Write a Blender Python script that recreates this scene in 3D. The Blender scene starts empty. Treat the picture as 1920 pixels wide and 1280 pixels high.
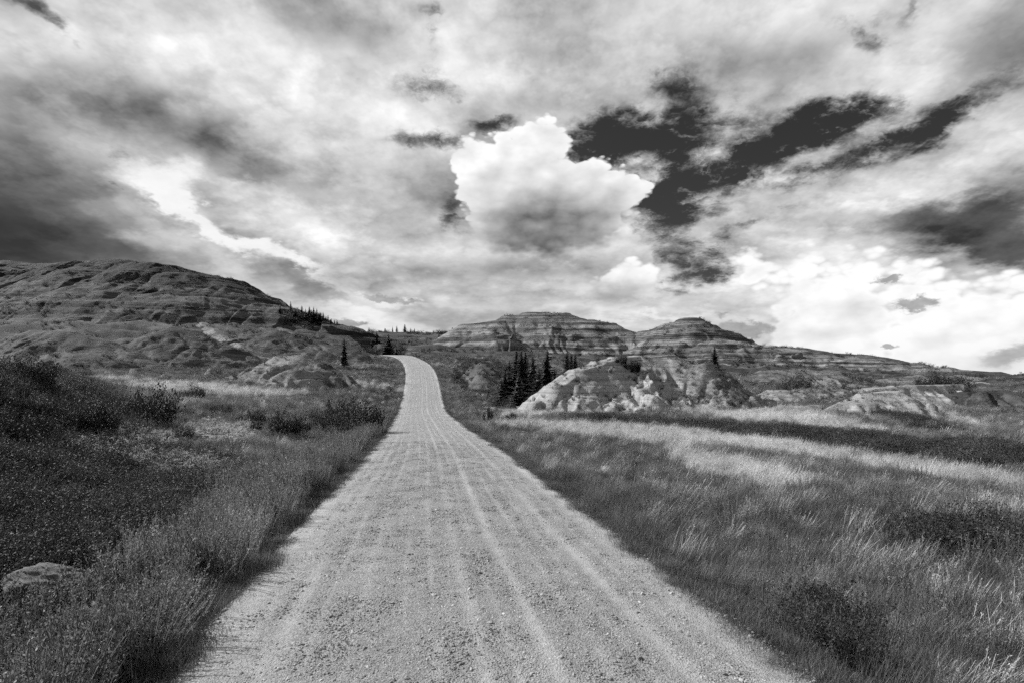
import bpy, bmesh, math, random
import numpy as np
from mathutils import Vector, Matrix

R = math.radians
S = bpy.context.scene
COL = S.collection
random.seed(7)
rng = np.random.default_rng(11)

# ------------------------------------------------------------------ camera
F = 1050.0            # focal length in photograph pixels (1920 wide)
CX, HY = 960.0, 728.0  # principal column, eye-level row
EYE = 2.4
cam_d = bpy.data.cameras.new('camera')
cam = bpy.data.objects.new('camera', cam_d)
COL.objects.link(cam)
cam.location = (0, 0, EYE)
cam.rotation_euler = (R(90), 0, 0)
cam_d.sensor_width = 36.0
cam_d.lens = 36.0 * F / 1920.0
cam_d.shift_y = (HY - 640.0) / 1920.0
cam_d.clip_start = 0.1
cam_d.clip_end = 20000
S.camera = cam

# ------------------------------------------------------------------ render look
S.view_settings.view_transform = 'Standard'
S.view_settings.look = 'None'
S.view_settings.gamma = 1.0
S.view_settings.exposure = 1.1
S.view_settings.use_curve_mapping = False
S.render.engine = 'CYCLES'
S.cycles.max_bounces = 5
S.cycles.diffuse_bounces = 2
S.cycles.transmission_bounces = 3
S.cycles.transparent_max_bounces = 4
S.cycles.use_denoising = False
S.cycles.use_adaptive_sampling = True
S.cycles.adaptive_threshold = 0.02
S.cycles.adaptive_min_samples = 12
S.cycles.sample_clamp_indirect = 4.0

# ------------------------------------------------------------------ sun
SUN_AZ, SUN_EL = R(-72), R(37)     # azimuth from +Y towards +X
sv = Vector((math.sin(SUN_AZ) * math.cos(SUN_EL), math.cos(SUN_AZ) * math.cos(SUN_EL), math.sin(SUN_EL)))
sun_d = bpy.data.lights.new('sun', 'SUN')
sun_d.energy = 5.0
sun_d.angle = R(0.6)
sun_d.color = (1, 1, 1)            # the photograph is black and white
sun = bpy.data.objects.new('sun', sun_d)
COL.objects.link(sun)
sun.rotation_euler = (-sv).to_track_quat('-Z', 'Y').to_euler()


# ------------------------------------------------------------------ node expressions
class E:
    """a node socket with arithmetic"""
    def __init__(s, t, sock): s.t, s.s = t, sock
    def _m(s, op, *a, clamp=False):
        n = s.t.nodes.new('ShaderNodeMath'); n.operation = op; n.use_clamp = clamp
        for i, v in enumerate((s,) + a): put(s.t, n.inputs[i], v)
        return E(s.t, n.outputs[0])
    def __add__(s, o): return s._m('ADD', o)
    __radd__ = __add__
    def __sub__(s, o): return s._m('SUBTRACT', o)
    def __rsub__(s, o): return s._m('MULTIPLY', -1.0)._m('ADD', o)
    def __mul__(s, o): return s._m('MULTIPLY', o)
    __rmul__ = __mul__
    def __truediv__(s, o): return s._m('DIVIDE', o)
    def pow(s, o): return s._m('POWER', o)
    def max(s, o): return s._m('MAXIMUM', o)
    def min(s, o): return s._m('MINIMUM', o)
    def abs(s): return s._m('ABSOLUTE')
    def clamp(s): return s._m('ADD', 0.0, clamp=True)
    def madd(s, a, b): return s._m('MULTIPLY_ADD', a, b)
    def smooth(s, lo, hi, a=0.0, b=1.0): return s._r('SMOOTHSTEP', lo, hi, a, b)
    def lin(s, lo, hi, a=0.0, b=1.0): return s._r('LINEAR', lo, hi, a, b)
    def _r(s, kind, lo, hi, a, b):
        n = s.t.nodes.new('ShaderNodeMapRange'); n.interpolation_type = kind; n.clamp = True
        for i, v in enumerate((s, lo, hi, a, b)): put(s.t, n.inputs[i], v)
        return E(s.t, n.outputs[0])

def put(t, inp, v):
    if isinstance(v, E): t.links.new(v.s, inp)
    else: inp.default_value = v

def mixf(t, fac, a, b):
    n = t.nodes.new('ShaderNodeMix'); n.data_type = 'FLOAT'
    put(t, n.inputs[0], fac); put(t, n.inputs[2], a); put(t, n.inputs[3], b)
    return E(t, n.outputs[0])

def xyz(t, a, b, c):
    n = t.nodes.new('ShaderNodeCombineXYZ')
    for i, v in enumerate((a, b, c)): put(t, n.inputs[i], v)
    return E(t, n.outputs[0])

def sep(t, v):
    n = t.nodes.new('ShaderNodeSeparateXYZ'); put(t, n.inputs[0], v)
    return [E(t, o) for o in n.outputs]

def vmath(t, op, a, b=None, scale=None):
    n = t.nodes.new('ShaderNodeVectorMath'); n.operation = op
    put(t, n.inputs[0], a)
    if b is not None: put(t, n.inputs[1], b)
    if scale is not None: put(t, n.inputs['Scale'], scale)
    return E(t, n.outputs[0])

def noise(t, vec, scale, detail=4, rough=0.55, dist=0.0, dims='3D'):
    n = t.nodes.new('ShaderNodeTexNoise'); n.noise_dimensions = dims
    put(t, n.inputs['Vector'], vec); put(t, n.inputs['Scale'], scale)
    n.inputs['Detail'].default_value = detail; n.inputs['Roughness'].default_value = rough
    n.inputs['Distortion'].default_value = dist
    return E(t, n.outputs[0])

def voro(t, vec, scale, feature='F1', dims='3D', rnd=1.0):
    n = t.nodes.new('ShaderNodeTexVoronoi'); n.feature = feature; n.voronoi_dimensions = dims
    put(t, n.inputs['Vector'], vec); put(t, n.inputs['Scale'], scale)
    n.inputs['Randomness'].default_value = rnd
    return E(t, n.outputs['Distance'])


# ------------------------------------------------------------------ sky
def cvec(t, node, off=0.0):
    """a noise node's colour as a vector"""
    n = t.nodes.new('ShaderNodeSeparateColor'); t.links.new(node.outputs['Color'], n.inputs[0])
    return xyz(t, E(t, n.outputs[0]) - off, E(t, n.outputs[1]) - off, 0.0)

def build_sky():
    w = bpy.data.worlds.new('World'); S.world = w; w.use_nodes = True
    t = w.node_tree; t.nodes.clear()
    out = t.nodes.new('ShaderNodeOutputWorld'); bg = t.nodes.new('ShaderNodeBackground')
    t.links.new(bg.outputs[0], out.inputs[0])
    tc = t.nodes.new('ShaderNodeTexCoord')
    dx, dy, dz = sep(t, E(t, tc.outputs['Generated']))
    az = dx._m('ARCTAN2', dy)
    el = dz._m('ARCSINE')
    sky = t.nodes.new('ShaderNodeTexSky'); sky.sky_type = 'NISHITA'; sky.sun_disc = False
    sky.sun_elevation = SUN_EL; sky.sun_rotation = SUN_AZ; sky.air_density = 1.0; sky.dust_density = 0.4
    sc = t.nodes.new('ShaderNodeSeparateColor'); t.links.new(sky.outputs[0], sc.inputs[0])
    blue = E(t, sc.outputs[0]) * 0.026      # the red light of the blue sky, as through a red filter

    def ae(px, py):
        X, Z = (px - CX) / F, (HY - py) / F
        return math.atan(X), math.atan2(Z, math.sqrt(1 + X * X))
    def unit(px, py):
        a0, e0 = ae(px, py); a1, _ = ae(px + 1, py); _, e1 = ae(px, py - 1)
        return a0, e0, abs(a1 - a0), abs(e1 - e0)

    # cloud layer plane, and sky angles ruffled by turbulence
    k = dz.max(0.0) + 0.30
    q = xyz(t, dx / k, dy / k, 0.0)
    plain = xyz(t, az, el, 0.0)
    wn = t.nodes.new('ShaderNodeTexNoise'); put(t, wn.inputs['Vector'], q); wn.noise_dimensions = '2D'
    wn.inputs['Scale'].default_value = 5.0; wn.inputs['Detail'].default_value = 5; wn.inputs['Roughness'].default_value = 0.62
    wv = cvec(t, wn, 0.5)
    W1 = vmath(t, 'MULTIPLY_ADD', wv, (0.13, 0.085, 0)); t.links.new(plain.s, W1.s.node.inputs[2])
    W2 = vmath(t, 'MULTIPLY_ADD', wv, (0.06, 0.04, 0)); t.links.new(plain.s, W2.s.node.inputs[2])
    n_big = noise(t, q, 2.3, 6, 0.55, 0.0, '2D')
    n_sh = noise(t, vmath(t, 'ADD', q, (-0.07, 0.06, 0)), 2.3, 6, 0.55, 0.0, '2D')   # the same billows a little nearer the sun
    n_fine = noise(t, vmath(t, 'ADD', q, (7.3, 2.1, 0)), 7.0, 8, 0.66, 0.0, '2D')
    qb = vmath(t, 'MULTIPLY_ADD', wv, (0.35, 0.35, 0)); t.links.new(q.s, qb.s.node.inputs[2])
    puff = voro(t, qb, 4.6, 'F1', '2D') * 0.6 + voro(t, qb, 11.0, 'F1', '2D') * 0.4      # rounded heads
    n_wisp = noise(t, vmath(t, 'MULTIPLY', qb, (1.0, 2.6, 0)), 5.0, 6, 0.6, 0.0, '2D')       # drawn out strands
    relief = n_big - n_sh

    def blob(V, px, py, rx, ry, rot):
        a0, e0, sx, sy = unit(px, py)
        v_ = vmath(t, 'SUBTRACT', V, (a0, e0, 0))
        if rot:
            n = t.nodes.new('ShaderNodeVectorRotate'); n.rotation_type = 'Z_AXIS'; n.inputs['Angle'].default_value = -R(rot); put(t, n.inputs['Vector'], v_); v_ = E(t, n.outputs[0])
        m = vmath(t, 'MULTIPLY', v_, (1 / (rx * sx), 1 / (ry * sy), 0)).s.node
        n = t.nodes.new('ShaderNodeVectorMath'); n.operation = 'DOT_PRODUCT'
        t.links.new(m.outputs[0], n.inputs[0]); t.links.new(m.outputs[0], n.inputs[1])
        p = t.nodes.new('ShaderNodeMath'); p.operation = 'POWER'; p.inputs[0].default_value = 0.3679
        t.links.new(n.outputs['Value'], p.inputs[1])
        return E(t, p.outputs[0])
    def total(V, lst):
        acc = None
        for px, py, rx, ry, rot, amp in lst:
            b = blob(V, px, py, rx, ry, rot)
            acc = b * amp if acc is None else b.madd(amp, acc)
        return acc

    holes = total(W1, [
        (1240, 262, 150, 50, 4, 0.85), (1130, 262, 80, 34, 0, 0.75), (1245, 385, 60, 75, 0, 0.8), (1370, 315, 130, 44, 22, 0.8), (1450, 280, 80, 34, 10, 0.55), (1255, 165, 45, 40, 0, 0.5),
        (1570, 222, 95, 36, 0, 1.05), (1720, 250, 170, 26, 24, 0.85), (1560, 305, 110, 20, 14, 0.6),
        (1310, 505, 62, 42, 0, 0.8), (1400, 430, 130, 16, 14, 0.35),
        (800, 262, 75, 26, 0, 0.70), (846, 395, 30, 28, 0, 0.62), (822, 165, 65, 38, 0, 0.52), (822, 50, 34, 60, 0, 0.48),
        (930, 232, 50, 14, 0, 0.7), (75, 18, 55, 20, -20, 0.55), (1620, 42, 80, 30, -30, 0.40), (1720, 10, 18, 40, 0, .38), (205, 290, 36, 40, 0, 0.22),
        (140, 85, 24, 12, -40, 0.3), (235, 366, 16, 10, 0, 0.4)])
    hc = holes.min(1.0)
    dens = 0.80 + (n_big - 0.5) * 0.4 + (n_fine - 0.5) * (0.6 + hc * 0.85) + (n_wisp - 0.5) * (0.1 + hc * 1.6) - holes.min(1.15) * 0.95
    alpha = dens.smooth(0.02, 0.66)

    bright = total(W1, [
        (1010, 478, 150, 22, 0, 0.16), (1060, 90, 260, 90, 0, 0.12), (1100, 570, 220, 20, 0, 0.15), (1760, 340, 130, 34, 22, 0.10),
        (560, 140, 130, 100, 0, 0.26), (690, 300, 80, 80, 0, 0.12), (60, 70, 90, 50, 0, .10), (600, 440, 150, 50, -20, .12)])
    white = total(W1, [(300, 330, 70, 36, 0, 1.0), (345, 385, 60, 20, -30, 0.9), (420, 432, 90, 20, -33, 1.0), (545, 487, 95, 13, -22, 0.9), (680, 592, 110, 28, -8, 0.9), (730, 565, 80, 12, -12, .6),
                       (560, 175, 80, 50, 0, 0.35), (420, 30, 70, 30, -20, .4), (1240, 590, 120, 12, 0, 0.7), (1030, 480, 90, 12, 0, .5)])
    shade = total(W1, [(1830, 410, 170, 48, 8, 1.1), (1890, 462, 150, 50, -8, 1.2), (1680, 410, 120, 22, 4, 0.5)])
    dark = total(W1, [
        (0, 440, 270, 120, 0, 1.8), (0, 300, 150, 140, 0, 0.55),
        (1640, 400, 120, 22, 0, 0.35), (470, 318, 85, 18, -4, 0.60), (280, 215, 130, 60, -15, 0.50), (600, 365, 70, 30, 0, 0.36),
        (575, 530, 80, 26, -25, 0.55), (870, 590, 190, 26, 0, 0.42), (1440, 110, 140, 60, 0, 0.50), (1870, 120, 80, 70, 0, 0.60),
        (680, 80, 120, 55, 0, 0.32), (430, 240, 70, 36, 0, 0.30), (1900, 30, 60, 60, 0, .3), (780, 520, 160, 20, -10, 0.32), (300, 520, 150, 50, -20, .6), (770, 370, 110, 80, 0, 0.42), (1010, 500, 190, 30, 0, 0.40), (960, 205, 110, 40, 0, 0.3)])
    lum = 0.66 + (n_fine - 0.5) * el.smooth(0.03, 0.36, 0.08, 0.26) + relief * el.smooth(0.03, 0.32, 0.5, 1.15) + (n_big - 0.5) * 0.45 - (puff - 0.35) * el.smooth(0.03, 0.3, 0.2, 0.5)
    dk = t.nodes.new('ShaderNodeMath'); dk.operation = 'POWER'; dk.inputs[0].default_value = 0.3679; put(t, dk.inputs[1], dark * 1.35)
    lum = lum * E(t, dk.outputs[0]) + bright
    lum = mixf(t, white.smooth(0.12, 1.0), lum, 0.92 + (n_fine - 0.5) * 0.25)
    lum = mixf(t, shade.smooth(0.0, 1.25), lum, 0.085 + (n_fine - 0.5) * 0.12 + relief * 0.35)
    lum = lum.max(0.04).min(1.02)
    lum = lum * dens.smooth(0.2, 0.7, 0.72, 1.0)     # thin edges of the layer are greyer than its middle
    col = mixf(t, alpha, blue, lum)

    # small low dark puffs near the horizon
    f3 = xyz(t, az, el * 1.8, 0.0)
    en = t.nodes.new('ShaderNodeTexNoise'); put(t, en.inputs['Vector'], f3); en.noise_dimensions = '2D'
    en.inputs['Scale'].default_value = 42.0; en.inputs['Detail'].default_value = 5; en.inputs['Roughness'].default_value = 0.6
    n_edge = E(t, en.outputs[0])
    W3 = vmath(t, 'MULTIPLY_ADD', cvec(t, en, 0.5), (0.035, 0.024, 0)); t.links.new(plain.s, W3.s.node.inputs[2])
    puffs = total(W3, [(1715, 571, 46, 14, 0, 1.0), (1668, 523, 34, 9, 0, 0.9), (1665, 651, 16, 6, 0, 0.9), (1395, 618, 66, 17, -4, 0.9), (1350, 590, 22, 8, 0, 0.5),
                   (655, 606, 38, 9, 0, 0.8), (735, 563, 80, 8, -4, 0.7), (1895, 665, 80, 26, 20, 0.7), (1600, 440, 60, 20, 0, 0.45)])

    # the heaped cloud in the middle and the small one below it
    b1 = voro(t, f3, 26.0, 'F1', '2D'); b2 = voro(t, f3, 62.0, 'F1', '2D')
    n1 = noise(t, f3, 16.0, 6, 0.6, 0.0, '2D')
    n2 = noise(t, f3, 9.0, 5, 0.5, 0.0, '2D'); n2b = noise(t, vmath(t, 'ADD', f3, (-0.018, 0.03, 0)), 9.0, 5, 0.5, 0.0, '2D')
    ruffle = (b1 - 0.35) * 30.0 + (b2 - 0.35) * 15.0 + (n1 - 0.5) * 24.0
    def heap(circles, soft_e, shade, col, lo, hi, crisp=5.0, wob=1.0):
        _, _, sx, sy = unit(circles[0][0], circles[0][1])
        K = vmath(t, 'MULTIPLY', plain, (1 / sx, 1 / sy, 0))
        sd = None
        for (px, py, r) in circles:
            a0, e0 = ae(px, py)
            n = t.nodes.new('ShaderNodeVectorMath'); n.operation = 'DISTANCE'
            t.links.new(K.s, n.inputs[0]); n.inputs[1].default_value = (a0 / sx, e0 / sy, 0)
            q_ = E(t, n.outputs['Value']) - r
            if sd is None: sd = q_
            else:
                n = t.nodes.new('ShaderNodeMath'); n.operation = 'SMOOTH_MIN'
                put(t, n.inputs[0], sd); put(t, n.inputs[1], q_); n.inputs[2].default_value = 14.0
                sd = E(t, n.outputs[0])
        sd = sd + ruffle * wob
        e_lo = ae(*soft_e[0])[1]; e_hi = ae(*soft_e[1])[1]
        soft = el.smooth(e_lo, e_hi, 60.0, crisp)
        a = (sd / soft).smooth(-1.0, 0.35, 1.0, 0.0) * el.smooth(e_lo - 0.035, e_lo + 0.03)
        body = hi - total(W2, shade).min(1.0) * (hi - lo) + (n2 - n2b) * 0.55 + (n1 - 0.5) * 0.10 - (b1 - 0.3) * 0.16
        rim = sd.smooth(-46.0, -2.0) * 0.10
        return mixf(t, a, col, (body + rim * el.smooth(e_lo, e_hi)).max(0.10).min(1.0))
    col = heap([(1410, 508, 44), (1500, 515, 55), (1610, 520, 56), (1710, 545, 60), (1560, 620, 120), (1780, 650, 120), (1920, 640, 110)],
               ((1500, 900), (1500, 800)), [(1420, 610, 120, 40, 0, 0.5), (1880, 690, 120, 30, 0, .4), (1560, 480, 100, 20, 0, .3)], col, 0.62, 0.98, 22.0, 1.5)
    col = mixf(t, puffs.smooth(0.28, 0.62) * 0.85, col, 0.34 + (n_edge - 0.5) * 0.35)
    col = heap([(1180, 525, 42), (1140, 550, 42), (1205, 518, 30)], ((1150, 575), (1150, 520)), [(1160, 562, 70, 30, 0, 1.0)], col, 0.30, 0.84, 8.0, 0.6)
    col = heap([(1008, 278, 62), (950, 290, 45), (884, 290, 38), (868, 310, 32), (925, 350, 74), (1010, 370, 105), (1100, 345, 58), (1150, 365, 52), (1192, 362, 30), (1095, 400, 84), (965, 410, 88), (1025, 430, 78)],
               ((1010, 515), (1010, 410)), [(1025, 470, 175, 95, 0, 0.95), (1040, 400, 150, 50, 0, 0.25)], col, 0.18, 0.88, 7.0, 0.85)
    col = mixf(t, el.smooth(0.0, 0.10, 0.30, 0.0), col, 0.72)      # haze of the horizon
    put(t, bg.inputs['Color'], xyz(t, col, col, col))
    bg.inputs['Strength'].default_value = 0.467
    w.cycles.sampling_method = 'MANUAL'; w.cycles.sample_map_resolution = 512
build_sky()


# ------------------------------------------------------------------ numpy noise
_perm = np.random.default_rng(5).permutation(512).astype(np.int64)
_perm = np.concatenate([_perm, _perm])
_ang = np.random.default_rng(6).uniform(0, 2 * np.pi, 512)
_gx, _gy = np.cos(_ang), np.sin(_ang)

def perlin(x, y):
    xi = np.floor(x).astype(np.int64); yi = np.floor(y).astype(np.int64)
    xf = x - xi; yf = y - yi
    u = xf * xf * xf * (xf * (xf * 6 - 15) + 10); v = yf * yf * yf * (yf * (yf * 6 - 15) + 10)
    def g(ix, iy, fx, fy):
        h = _perm[(_perm[ix & 511] + iy) & 511]
        return _gx[h] * fx + _gy[h] * fy
    a = g(xi, yi, xf, yf); b = g(xi + 1, yi, xf - 1, yf)
    c = g(xi, yi + 1, xf, yf - 1); d = g(xi + 1, yi + 1, xf - 1, yf - 1)
    return (a + u * (b - a)) * (1 - v) + (c + u * (d - c)) * v

def fbm(x, y, oct=4, gain=0.5):
    s = 0; a = 1.0
    for i in range(oct):
        s = s + a * perlin(x + 17.3 * i, y - 9.1 * i); a *= gain; x = x * 2.03; y = y * 2.03
    return s

def ridged(x, y, oct=4, gain=0.5):
    s = 0; a = 1.0
    for i in range(oct):
        s = s + a * (1 - 2 * np.abs(perlin(x + 5.7 * i, y + 3.3 * i))); a *= gain; x = x * 2.07; y = y * 2.07
    return s / 2

def sstep(a, b, x):
    t = np.clip((x - a) / (b - a), 0, 1)
    return t * t * (3 - 2 * t)

def P3(px, py, Y):
    """a point seen in the photograph at column px, row py, Y metres away"""
    return ((px - CX) / F * Y, Y, EYE + (HY - py) / F * Y)


# ------------------------------------------------------------------ road line and base ground
_ry = np.array([-60, 0, 4.6, 9.1, 20.7, 39, 62, 80, 95, 110, 135, 165, 190, 240.0])
_rpx = [None, None, 920, 850, 823, 803, 792, 792, 791, 786, 771, 745, 700, 560]
_rx = np.array([9.6, 0.57] + [(p - CX) / F * y for p, y in zip(_rpx[2:], _ry[2:])])
_rx[2] = -0.175; _rx[3] = -0.95; _rx[0] = 10.0
_rz = np.array([0, 0, 0, 0, -0.1, -0.3, -0.2, 1.5, 4.0, 6.4, 9.2, 12.2, 13.6, 15.0])

def pchip(xk, yk, x):
    h = np.diff(xk); dl = np.diff(yk) / h
    m = np.zeros(len(xk)); m[0] = dl[0]; m[-1] = dl[-1]
    for i in range(1, len(xk) - 1):
        m[i] = 0 if dl[i - 1] * dl[i] <= 0 else 2 * dl[i - 1] * dl[i] / (dl[i - 1] + dl[i])
    i = np.clip(np.searchsorted(xk, x) - 1, 0, len(xk) - 2)
    t = (x - xk[i]) / h[i]
    return ((1 + 2 * t) * (1 - t) ** 2 * yk[i] + t * (1 - t) ** 2 * h[i] * m[i] + t * t * (3 - 2 * t) * yk[i + 1] + t * t * (t - 1) * h[i] * m[i + 1])

def road_x(Y):
    Yc = np.clip(Y, -60, 240)
    return (pchip(_ry, _rx, Yc - 2) + pchip(_ry, _rx, Yc) * 2 + pchip(_ry, _rx, Yc + 2)) / 4
def road_z(Y):
    return sum(pchip(_ry, _rz, np.clip(Y + o, -60, 240)) for o in (-6, -3, 0, 3, 6)) / 5
HALF = 2.66

_ctrl = [(-4, 3, -.35), (-10, 4, -.5), (-22, 4, .3), (-6.9, 8.3, -.55), (-20, 22, 2.4), (-19, 25, 1.7), (-18.5, 29, 1.1), (-13.3, 25, .25),
         (-9.5, 14, -.25), (-12, 13, -.05), (-16.5, 18, 1.1), (-30, 20, 3.6), (-40, 5, 2), (6, 4, -.4), (12, 6, -.6), (25, 10, -.7), (40, 5, -.6),
         (15, 20, -.65), (22, 24, -.7), (0, -40, 0), (60, -40, -1), (-60, -40, 2), (10, 12, -.5), (-5, 15, -.3), (-8, 33, .1)]
_cpx = [(450, 742, 55), (650, 735, 70), (200, 722, 60), (0, 705, 62), (600, 792, 35), (690, 772, 48), (540, 706, 85), (640, 684, 115), (700, 667, 145),
        (300, 674, 128), (0, 670, 118), (450, 655, 150), (600, 634, 200), (700, 652, 190), (780, 651, 203), (820, 641, 262), (800, 628, 330), (700, 623, 350), (620, 622, 350), (200, 612, 165), (0, 612, 165), (450, 618, 180),
        (-300, 640, 120), (-300, 600, 165), (-300, 690, 60), (860, 622, 350), (950, 622, 350),
        (1500, 800, 42), (1900, 832, 30), (1250, 772, 58), (1450, 772, 58), (1100, 782, 52), (960, 780, 52), (900, 770, 64), (965, 770, 72), (940, 768, 68), (1020, 756, 79), (1070, 730, 90),
        (870, 695, 105), (830, 667, 150), (900, 668, 170), (1050, 695, 110), (1200, 690, 150), (1500, 712, 120), (1700, 735, 100), (1900, 740, 100),
        (1900, 722, 160), (1500, 692, 160), (1300, 690, 160), (1900, 715, 250), (2300, 735, 100), (2300, 830, 40), (1650, 760, 66), (1850, 765, 66)]
_ctrl += [P3(*c) for c in _cpx]
_ctrl += [(-400, 500, 70), (0, 700, 45), (400, 600, 8), (800, 900, 2), (-900, 900, 80), (0, 3000, 40), (1500, 2500, 0), (-1500, 2500, 70), (0, -1500, 0), (1200, 0, -10), (-1200, 0, 60),
          (200, 60, -2), (-200, 60, 14), (-150, -100, 4), (150, -100, -3)]
_ctrl = np.array(_ctrl)
def _phi(r): return -np.sqrt(r * r + 9.0)
_D = np.hypot(_ctrl[:, None, 0] - _ctrl[None, :, 0], _ctrl[:, None, 1] - _ctrl[None, :, 1])
_n = len(_ctrl)
_A = np.zeros((_n + 1, _n + 1)); _A[:_n, :_n] = _phi(_D) - np.eye(_n) * 0.4; _A[:_n, _n] = 1; _A[_n, :_n] = 1
_W = np.linalg.solve(_A, np.append(_ctrl[:, 2], 0))

def road_u(x, y):
    Y = np.clip(y, -60, 215)
    return x - road_x(Y)

def ground_z(x, y):
    x = np.asarray(x, float); y = np.asarray(y, float)
    z = np.empty(x.shape); fx, fy, fz = x.ravel(), y.ravel(), z.ravel()
    for i in range(0, fx.size, 40000):
        a, b = fx[i:i + 40000], fy[i:i + 40000]
        fz[i:i + 40000] = _phi(np.hypot(a[:, None] - _ctrl[None, :, 0], b[:, None] - _ctrl[None, :, 1])) @ _W[:_n] + _W[_n]
    z = fz.reshape(x.shape)
    dist = np.hypot(x, y)
    z = z + fbm(x / 30, y / 30, 4) * 1.2 * sstep(60, 140, dist) + fbm(x / 9, y / 9, 4) * 0.30 * sstep(6, 40, dist) + fbm(x / 1.3, y / 1.3, 3) * 0.05
    z = z + (ridged(x / 24 + 3, y / 24, 4) - 0.5) * 4.0 * sstep(90, 150, dist) * (1 - sstep(280, 330, dist)) * sstep(6, 30, np.abs(road_u(x, y)))
    u = np.abs(road_u(x, y)); rz = road_z(y)
    shoulder = rz - 0.05 - 0.33 * sstep(HALF - 0.1, HALF + 1.7, u) + fbm(x / 1.1 + 40, y / 1.1, 3) * 0.03
    inr = (1 - sstep(HALF + 1.2, HALF + 6.5, u)) * (1 - sstep(195, 225, y)) 
    return z * (1 - inr) + shoulder * inr


# ------------------------------------------------------------------ hills as ridge bodies
def ridge_fn(crest, front, depth, gully=0.0, lam=8.0, top=0.12, back=None, power=1.0, ledge=0.0, lstep=2.0, rough=0.3, seed=0.0):
    """height of a hill whose crest follows the 3D polyline; 'front'/'back' are the half widths of its foot and 'depth' how far its foot lies below the crest"""
    pts = np.array([P3(*c) for c in crest]); back = back or front
    seg = np.diff(pts[:, :2], axis=0); L = np.hypot(seg[:, 0], seg[:, 1]); S0 = np.concatenate([[0], np.cumsum(L)])
    def f(x, y):
        wx = x + fbm(x / (lam * 1.6) + seed, y / (lam * 1.6), 3) * lam * 0.22
        wy = y + fbm(x / (lam * 1.6) + 31 + seed, y / (lam * 1.6), 3) * lam * 0.22
        best = np.full(x.shape, -1e9); bt = np.zeros(x.shape); bs = np.zeros(x.shape)
        for i in range(len(seg)):
            t = np.clip(((wx - pts[i, 0]) * seg[i, 0] + (wy - pts[i, 1]) * seg[i, 1]) / (L[i] ** 2), 0, 1)
            cx = pts[i, 0] + t * seg[i, 0]; cy = pts[i, 1] + t * seg[i, 1]; cz = pts[i, 2] + t * (pts[i + 1, 2] - pts[i, 2])
            dxx = wx - cx; dyy = wy - cy
            dist = np.hypot(dxx, dyy)
            wdt = np.where(dyy < 0, front, back)
            tt = dist / wdt
            h = cz - depth * np.where(tt < 1, (np.maximum(tt - top, 0) / (1 - top)) ** power * (1 - 0.25 * (1 - tt) * tt), 1 + (tt - 1) * 0.9)
            m = h > best
            best = np.where(m, h, best); bt = np.where(m, tt, bt); bs = np.where(m, S0[i] + t * L[i], bs)
        if gully:
            env = np.clip(4 * bt * (1.25 - bt), 0, 1.2) * sstep(0.08, 0.42, bt)
            s2 = bs + fbm(x / (lam * 1.3) + 9, y / (lam * 1.3), 3) * lam * 0.5
            g = ridged(s2 / lam + seed, bt * 0.9 + seed, 3, 0.5)          # spurs and gullies running down the slope
            rill = ridged(s2 / (lam * 0.28) + seed, bt * 1.6, 3, 0.55)      # fine rills
            g2 = ridged(x / (lam * 0.8) + seed, y / (lam * 0.8), 3, 0.45)
            best = best - gully * env * (g - 0.45) - gully * 0.42 * env * (rill - 0.45) - gully * 0.16 * env * (g2 - 0.5)
        if ledge:
            zz = best + fbm(x / 25, y / 25, 2) * 1.2
            ph = zz / lstep + 0.45 * np.sin(zz * 1.1 / lstep + seed) + 0.3 * np.sin(zz * 2.7 / lstep); fr = ph - np.floor(ph)
            best = best + ledge * lstep * (sstep(0.25, 0.75, fr) - fr)
        best = best + fbm(x / (lam * 0.35), y / (lam * 0.35), 5, 0.58) * rough * (0.25 + 0.75 * sstep(0.05, 0.35, bt))
        u = np.abs(road_u(x, y))
        k = sstep(4.5, 11, u) + (y > 205)
        return np.where(k < 1, best * np.clip(k, 0, 1) + (road_z(y) - 1.5) * (1 - np.clip(k, 0, 1)), best)
    lo = pts[:, :2].min(0) - max(front, back) * 1.35; hi = pts[:, :2].max(0) + max(front, back) * 1.35
    f.box = (lo[0], lo[1], hi[0], hi[1])
    return f

HILLS = {}
def hill(name, crest, front, depth, res, mat, **kw):
    HILLS[name] = dict(f=ridge_fn(crest, front, depth, **kw), res=res, mat=mat)

hill('far_left_hill', [(-420, 520, 330), (-200, 512, 320), (0, 504, 300), (60, 500, 298), (130, 505, 292), (190, 515, 285), (300, 548, 280)], 100, 36, 0.9, 'hill_cloud_shaded', gully=7.5, lam=18, top=0.14, power=1.1, ledge=0.18, lstep=3.2, rough=0.8, seed=2.2)
hill('left_hill', [(150, 540, 262), (190, 518, 264), (215, 506, 262), (250, 502, 258), (300, 508, 252), (375, 528, 245), (420, 556, 240), (470, 578, 235), (520, 596, 230), (560, 605, 228), (600, 619, 225), (660, 636, 220)], 74, 34, 0.55, 'hill_cloud_shaded', gully=5.2, lam=19, top=0.24, power=1.1, ledge=0.20, lstep=2.6, rough=0.45, seed=5.1)
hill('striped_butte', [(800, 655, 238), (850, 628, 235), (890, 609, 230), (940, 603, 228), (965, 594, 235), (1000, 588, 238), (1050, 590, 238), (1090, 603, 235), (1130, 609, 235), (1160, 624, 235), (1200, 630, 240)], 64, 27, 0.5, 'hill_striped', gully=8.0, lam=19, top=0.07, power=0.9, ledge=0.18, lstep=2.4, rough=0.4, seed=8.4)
hill('pointed_butte', [(1150, 636, 232), (1200, 630, 225), (1225, 621, 222), (1260, 608, 220), (1290, 598, 220), (1320, 611, 220), (1350, 624, 220), (1400, 648, 220), (1450, 656, 215)], 60, 25, 0.5, 'hill_striped', gully=6.5, lam=17, top=0.08, power=0.9, ledge=0.18, lstep=2.4, rough=0.35, seed=12.9)
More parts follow.
